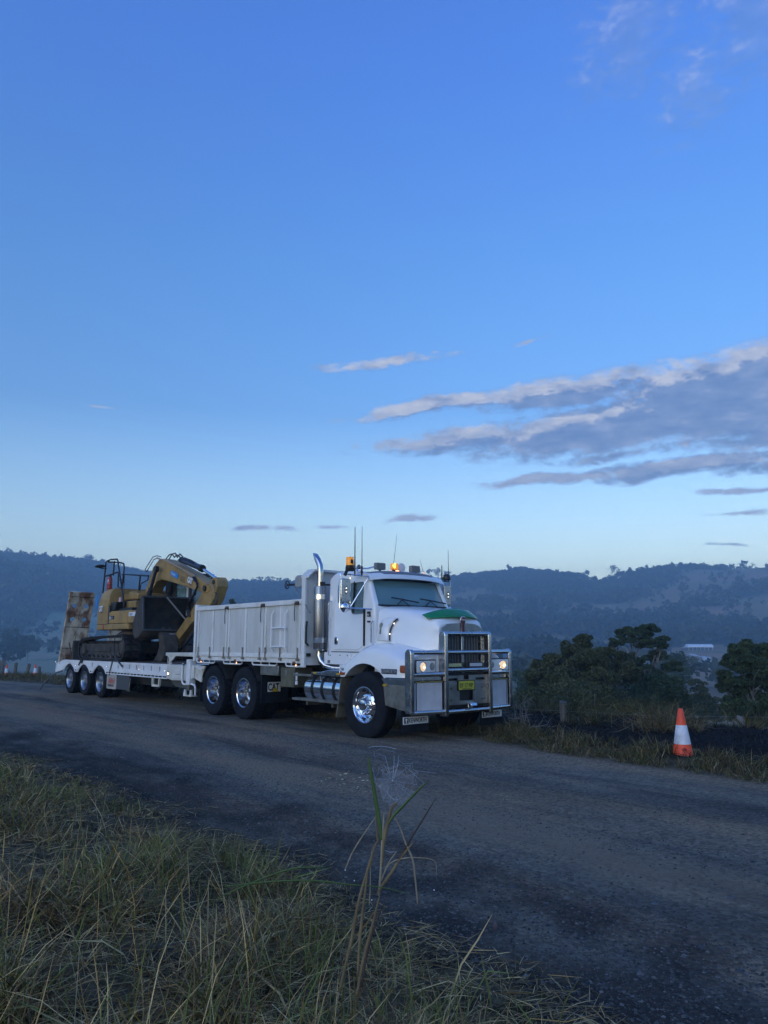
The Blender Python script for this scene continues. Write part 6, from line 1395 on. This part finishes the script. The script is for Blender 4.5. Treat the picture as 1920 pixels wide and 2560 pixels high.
# a drooping tussock left of the cone, a tuft right of it, straggling dead twigs by the bullbar
def tussock(px, py, d, n, L0, L1, tone0, tone1, label, spread, lean=.35, w_=.006, cat_='grass tussock'):
    p = at(px, py, d); x = p.x + rg.normal(size=n) * spread; y = p.y + rg.normal(size=n) * spread
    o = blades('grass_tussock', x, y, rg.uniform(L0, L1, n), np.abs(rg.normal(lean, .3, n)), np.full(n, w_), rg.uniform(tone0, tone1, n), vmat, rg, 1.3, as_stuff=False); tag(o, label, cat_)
tussock(1660, 1830, 13.4, 700, .35, .75, .18, .47, 'drooping straw coloured grass tussock just left of the orange cone', .26)
tussock(1742, 1845, 13.0, 90, .25, .45, .25, .5, 'small dry grass tuft right of the orange cone', .06)
tussock(1480, 1815, 14.6, 260, .35, .7, .4, .8, 'upright yellow green grass tuft behind the burnt strip', .22, .15)
def twigs(px, py, d, label, n=14, H_=.8, seed=3):
    p = at(px, py, d); g_ = hz(p.x, p.y); rg_ = np.random.default_rng(seed); t = thing('dead_shrub', label, 'shrub', (p.x, p.y, g_)); 
    for k in range(n):
        m_ = MB(); q0 = Vector((rg_.normal() * .05, rg_.normal() * .05, -.02)); dr = Vector((rg_.normal() * .7, rg_.normal() * .5, 1)).normalized(); pts = [q0]; r = .009
        for j in range(6): dr = (dr + Vector(rg_.normal(size=3)) * .35).normalized(); dr.z = max(dr.z, -.1); pts.append(pts[-1] + dr * H_ / 6 * rg_.uniform(.6, 1.2))
        m_.tube(pts, [r * (1 - .13 * i) for i in range(7)], 5)
        for j in (2, 3, 4, 5):
            d2 = (dr + Vector(rg_.normal(size=3)) * .9).normalized(); m_.tube([pts[j], pts[j] + d2 * .12, pts[j] + d2 * .2 + Vector(rg_.normal(size=3)) * .04], [.004, .003, .0015], 4)
        m_.build('twig', M('dead_wood', (.20, .18, .17), .9), t)
twigs(1302, 1800, 14.2, 'pale leafless shrub of tangled twigs beside the right end of the bullbar')
# ================================================================== loose stones and chips on the road
def pebbles(name, n, r0, r1, s0, s1, cols, seed, sel):
    rg_ = np.random.default_rng(seed); r_ = r0 * (r1 / r0) ** rg_.uniform(0, 1, n); a_ = np.radians(rg_.uniform(-31, 31, n)); x, y = r_ * np.sin(a_), r_ * np.cos(a_); u, v = w2uv(x, y)
    k = sel(x, y, u, v, rg_); x, y = x[k], y[k]; n = len(x); s_ = s0 * (s1 / s0) ** (rg_.uniform(0, 1, n) ** 2.2)
    oc = np.array([(1, 0, 0), (0, 1, 0), (-1, 0, 0), (0, -1, 0), (.3, .2, .62), (-.2, -.3, .55)]) 
    P = oc[None] * rg_.uniform(.6, 1.2, (n, 6, 3)); th = rg_.uniform(0, 6.28, n); c_, q_ = np.cos(th)[:, None], np.sin(th)[:, None]
    X_ = P[..., 0] * c_ - P[..., 1] * q_ * .75; Y_ = P[..., 0] * q_ + P[..., 1] * c_ * .75
    V_ = np.stack([x[:, None] + X_ * s_[:, None], y[:, None] + Y_ * s_[:, None], height(x, y)[:, None] + (P[..., 2] * .8) * s_[:, None]], -1).reshape(-1, 3)
    f = np.array([(0, 1, 4), (1, 2, 5), (1, 5, 4), (2, 3, 5), (3, 0, 5), (0, 4, 5)]); F_ = (np.arange(n)[:, None, None] * 6 + f[None]).reshape(-1, 3)
    o = link(name, numpy_mesh(name, V_, F_, leafmat(name + '_stone', cols, .9), {'tone': np.repeat(rg_.random(n), 6)[:, None] * np.ones((1, 3))}, False)); tag(o, kind='stuff'); print(name, n)
def in_road(x, y, u, v, rg_):
    b_ = vnoise(u * .16, v * 1.15, 91, 3); nb = near_edge(u) - v; fb = v - far_edge(u)
    return (nb > -.35) & (fb > -.1) & (rg_.random(len(x)) < .12 + .7 * sstep(b_, .48, .62) + .9 * (1 - sstep(nb, .3, 1.5)))
pebbles('road_gravel', 110000, 2.5, 14, .004, .018, [(0, (.030, .030, .030)), (.6, (.085, .080, .072)), (.92, (.13, .12, .11)), (1, (.20, .185, .165))], 4, in_road)
pebbles('coarse_stones', 420, 3.0, 16, .015, .040, [(0, (.05, .055, .065)), (.7, (.09, .09, .09)), (1, (.15, .14, .13))], 6, in_road)
rg = np.random.default_rng(9); n = 80; px = rg.normal(905, 55, n); py = rg.normal(1955, 14, n) + (px - 905) * .12
C_ = np.array([[*on_ground(a, b_, 5, 12)[:2]] for a, b_ in zip(px, py)]); zc = height(C_[:, 0], C_[:, 1]) + .008
V_, F_ = quads(np.column_stack([C_, zc]), rg.uniform(.014, .05, n), rg, .35, .9)
tag(link('straw_chips', numpy_mesh('straw_chips', V_, F_, leafmat('straw_chip', [(0, (.35, .30, .16)), (1, (.55, .52, .38))], .8), {'tone': np.repeat(rg.random(n), 4)[:, None] * np.ones((1, 3))}, False)), kind='stuff')
# ================================================================== the plant with the spider web
PD = 2.9
pl_ = thing('reed_plant', 'tall reed with green and dry broken leaves holding a spider web, centre foreground', 'plant', tuple(at(947, 2240, PD)))
pb = Vector(pl_.location)
def leaf(pts, w_, mat, name='leaf', fold=.25, dd=0.0, parent=pl_, base=pb, rng_=None, D_=PD):
    """pts in the close-up's own scale; a ribbon with a folded midrib"""
    P = [at(800 + x / 4.1475, 1840 + y / 4.1475, D_ + dd * i / max(1, len(pts) - 1)) - base for i, (x, y) in enumerate(pts)]
    Q = []
    for i in range(len(P) - 1):
        a = P[max(i - 1, 0)]; b_, c_ = P[i], P[i + 1]; d_ = P[min(i + 2, len(P) - 1)]
        for t in np.linspace(0, 1, 5)[:-1]: Q.append(.5 * ((2 * b_) + (-a + c_) * t + (2 * a - 5 * b_ + 4 * c_ - d_) * t * t + (-a + 3 * b_ - 3 * c_ + d_) * t ** 3))
    Q.append(P[-1]); rows = []; n = len(Q); cv = Vector((0, 1, .1))
    for i, p in enumerate(Q):
        t = i / (n - 1); d_ = (Q[min(i + 1, n - 1)] - Q[max(i - 1, 0)]).normalized(); s_ = d_.cross(cv).normalized()
        ww = w_ * (np.interp(t, [0, .12, .6, 1], [.15, .6, 1, .75])) / 2
        rows.append([tuple(p - s_ * ww), tuple(p + Vector((0, -1, 0)) * ww * fold), tuple(p + s_ * ww)])
    o = MB().grid(rows).build(name, mat, parent, smooth=60); sm = o.modifiers.new('solid', 'SOLIDIFY'); sm.thickness = .0006; return o
lgreen = M('reed_green', (.045, .095, .022), .5, col2=(.07, .12, .03), scale=12, stretch=(1, 1, .3)); ltan = M('reed_tan', (.22, .18, .115), .75, col2=(.32, .28, .20), scale=18, stretch=(2, 2, .3)); lbrown = M('reed_brown', (.13, .095, .05), .8, col2=(.22, .17, .09), scale=16, stretch=(2, 2, .4)); ldark = M('reed_dark', (.030, .020, .022), .7, col2=(.07, .045, .03), scale=14, stretch=(2, 2, .4))
leaf([(493, 190), (520, 340), (560, 560), (600, 800), (625, 950), (640, 1080)], .0155, lgreen); leaf([(1122, 465), (1000, 580), (860, 725), (760, 830), (700, 930)], .011, lgreen)
leaf([(805, 690), (750, 735), (720, 830), (690, 960), (655, 1130), (640, 1350)], .015, lbrown); leaf([(665, 790), (655, 950), (642, 1150), (632, 1400), (612, 1640)], .009, ltan, 'stem'); leaf([(640, 1000), (640, 1200), (628, 1400), (608, 1660)], .0075, ltan, 'stem')
leaf([(590, 818), (480, 980), (340, 1200), (262, 1385)], .0055, ltan); leaf([(742, 788), (830, 950), (890, 1120), (960, 1280), (990, 1500), (1012, 1742)], .007, ltan)
leaf([(1205, 640), (1070, 860), (950, 1050), (820, 1280), (700, 1480), (600, 1630)], .0085, ldark); leaf([(980, 1090), (840, 1260), (740, 1420), (640, 1560), (600, 1640)], .013, lbrown)
leaf([(1205, 1480), (1195, 1305), (1060, 1265), (900, 1265), (760, 1300), (690, 1370), (640, 1500)], .005, ltan); leaf([(800, 1195), (740, 1270), (690, 1360), (640, 1480)], .005, ltan)
leaf([(572, 820), (590, 1000), (600, 1110)], .008, lbrown); leaf([(615, 1060), (560, 1160), (530, 1320), (500, 1400)], .008, lbrown); leaf([(540, 1160), (525, 1330), (520, 1600), (510, 1760)], .004, ltan)
for k, (x, y) in enumerate([(262, 1390), (355, 1500), (1183, 1597), (537, 1700)]): MB().lathe([(.001, -.0022), (.0022, 0), (.001, .0022)], tuple(at(800 + x / 4.1475, 1840 + y / 4.1475, PD) - pb), 'z', 8).build('dew_drop', M('dew', (.9, .92, 1), .02, spec=1.0), pl_)
p2_ = thing('dry_reed', 'dark rust brown reed blades standing below and left of the web plant', 'plant', tuple(at(885, 2480, 2.75))); b2 = Vector(p2_.location)
for pts, w_, mt in [([(560, 1160), (490, 1400), (400, 1720), (330, 2100), (260, 2400), (200, 2650)], .012, lbrown), ([(620, 1640), (560, 1900), (480, 2200), (430, 2420), (380, 2700)], .012, lbrown), ([(500, 1330), (475, 1560), (440, 1850), (410, 2150), (390, 2500)], .010, lbrown), ([(700, 1650), (560, 2000), (480, 2300), (430, 2600)], .007, ldark), ([(960, 1650), (640, 1570), (300, 1540), (-60, 1500), (-500, 1510), (-980, 1560)], .006, lgreen), ([(-1100, 1700), (-700, 1520), (-300, 1380), (60, 1360)], .006, lgreen)]: leaf(pts, w_, mt, parent=p2_, base=b2, D_=2.75)
# web
wb = at(981, 1951, PD + .02); web = thing('spider_web', 'dewy orb spider web strung between the two green reed blades', 'spider web', tuple(wb)); silk = M('silk', (.62, .68, .80), .5)
rgw = np.random.default_rng(8); NR = 15; angs = np.sort(np.linspace(0, 6.283, NR, endpoint=False) + rgw.normal(0, .10, NR)); px2 = PD / 1923
def wrad(a):  # outline of the web, wider below right
    return px2 * (54 + 12 * math.cos(a + .5) + 7 * math.sin(3 * a) + rgw.uniform(-3, 3))
RD = [wrad(a) for a in angs]; ms = MB()
for a, r in zip(angs, RD): ms.tube([(0, 0, 0), (math.cos(a) * r * .5, .004, math.sin(a) * r * .5 - .001), (math.cos(a) * r, 0, math.sin(a) * r)], .00018, 3, False)
for k in range(17):
    f = .16 + .80 * (k / 16) ** .9
    for i in range(NR):
        a, b_ = angs[i], angs[(i + 1) % NR]; up = math.sin((a + b_) / 2)
        if k > 7 and rgw.random() < .16 + .3 * (up > .3): continue
        r1_, r2_ = RD[i] * f, RD[(i + 1) % NR] * f; m1 = Vector((math.cos(a) * r1_, 0, math.sin(a) * r1_)); m2 = Vector((math.cos(b_) * r2_, 0, math.sin(b_) * r2_)); mid = (m1 + m2) / 2 * .93 + Vector((0, 0, -.0015)); ms.tube([m1, mid, m2], .00019, 3, False)
ms.build('threads', silk, web, smooth=0)
fr_ = MB(); L_ = lambda pts, r=.0004: fr_.tube([at(800 + x / 4.1475, 1840 + y / 4.1475, PD + .02) - wb for x, y in pts], r * .55, 4, False)
L_([(505, 122), (540, 110), (620, 107), (700, 112), (790, 135)], .0009); L_([(560, 150), (570, 230), (600, 180), (660, 205), (672, 200)]); L_([(580, 160), (630, 130), (700, 150), (770, 165)]); L_([(672, 200), (690, 260), (720, 380)], .0006); L_([(770, 205), (765, 300), (755, 440)], .0006); L_([(812, 205), (808, 300), (770, 440)], .0006)
L_([(688, 565), (720, 620), (760, 655), (810, 655)], .0008); L_([(985, 360), (1090, 370), (1200, 385)], .0005); L_([(600, 520), (650, 540), (690, 560)]); L_([(810, 655), (750, 740)]); L_([(880, 315), (1000, 420), (1090, 500)]); L_([(545, 330), (560, 400), (590, 520)]); L_([(655, 1175), (720, 1205), (795, 1200)], .0007)
fr_.build('frame_threads', silk, web, smooth=0)
# a few stray leaves and stones that stand out on the road
for k, (px, py, s_, c_, lab, nm, ct) in enumerate([(1238, 2328, .032, (.13, .09, .09), 'pinkish dead leaf standing at the near gravel edge', 'dead_leaf', 'leaf'), (1637, 2264, .024, (.11, .12, .14), 'flat pale grey stone on the coarse gravel at right', 'flat_stone', 'stone'), (1828, 2250, .030, (.10, .09, .09), 'rounded pale stone near the right edge of the road', 'round_stone', 'stone')]):
    p = on_ground(px, py, 2.5, 12); m_ = MB()
    if nm == 'dead_leaf': m_.grid([[(x * s_, .3 * s_ * (z ** 2 - .5), (z + 1) * s_ * .8) for x in (-w1, 0, w1)] for z, w1 in ((-1, .05), (-.5, .35), (0, .45), (.5, .3), (1, .03))])
    else: m_.lathe([(.001, 0), (s_ * .8, 0), (s_, s_ * .25), (s_ * .7, s_ * .55), (.001, s_ * .6)], (0, 0, 0), 'z', 9)
    o = m_.build(nm, M(nm + str(k), c_, .8, col2=tuple(v * .6 for v in c_), scale=30)); o.location = p; tag(o, lab, ct)
# ================================================================== haze: the smoky morning air of the valley
hb_ = MB().box(-1700, 1700, -400, 1900, -45, 175).build('haze', None, smooth=0)
hm = bpy.data.materials.new('haze'); hm.use_nodes = True; q = NT(hm.node_tree); q.n.clear(); pv = q.node('ShaderNodeVolumePrincipled'); mo = q.node('ShaderNodeOutputMaterial'); q.l.new(pv.outputs[0], mo.inputs['Volume'])
pv.inputs['Color'].default_value = (.56, .78, .95, 1); pv.inputs['Density'].default_value = .00070; pv.inputs['Anisotropy'].default_value = .2
hb_.data.materials.append(hm); tag(hb_, kind='stuff')

#print('TRIS', sum(len(o.data.polygons) * (2 if len(o.data.polygons) and len(o.data.polygons[0].vertices) == 4 else 1) for o in bpy.data.objects if o.type == 'MESH'))
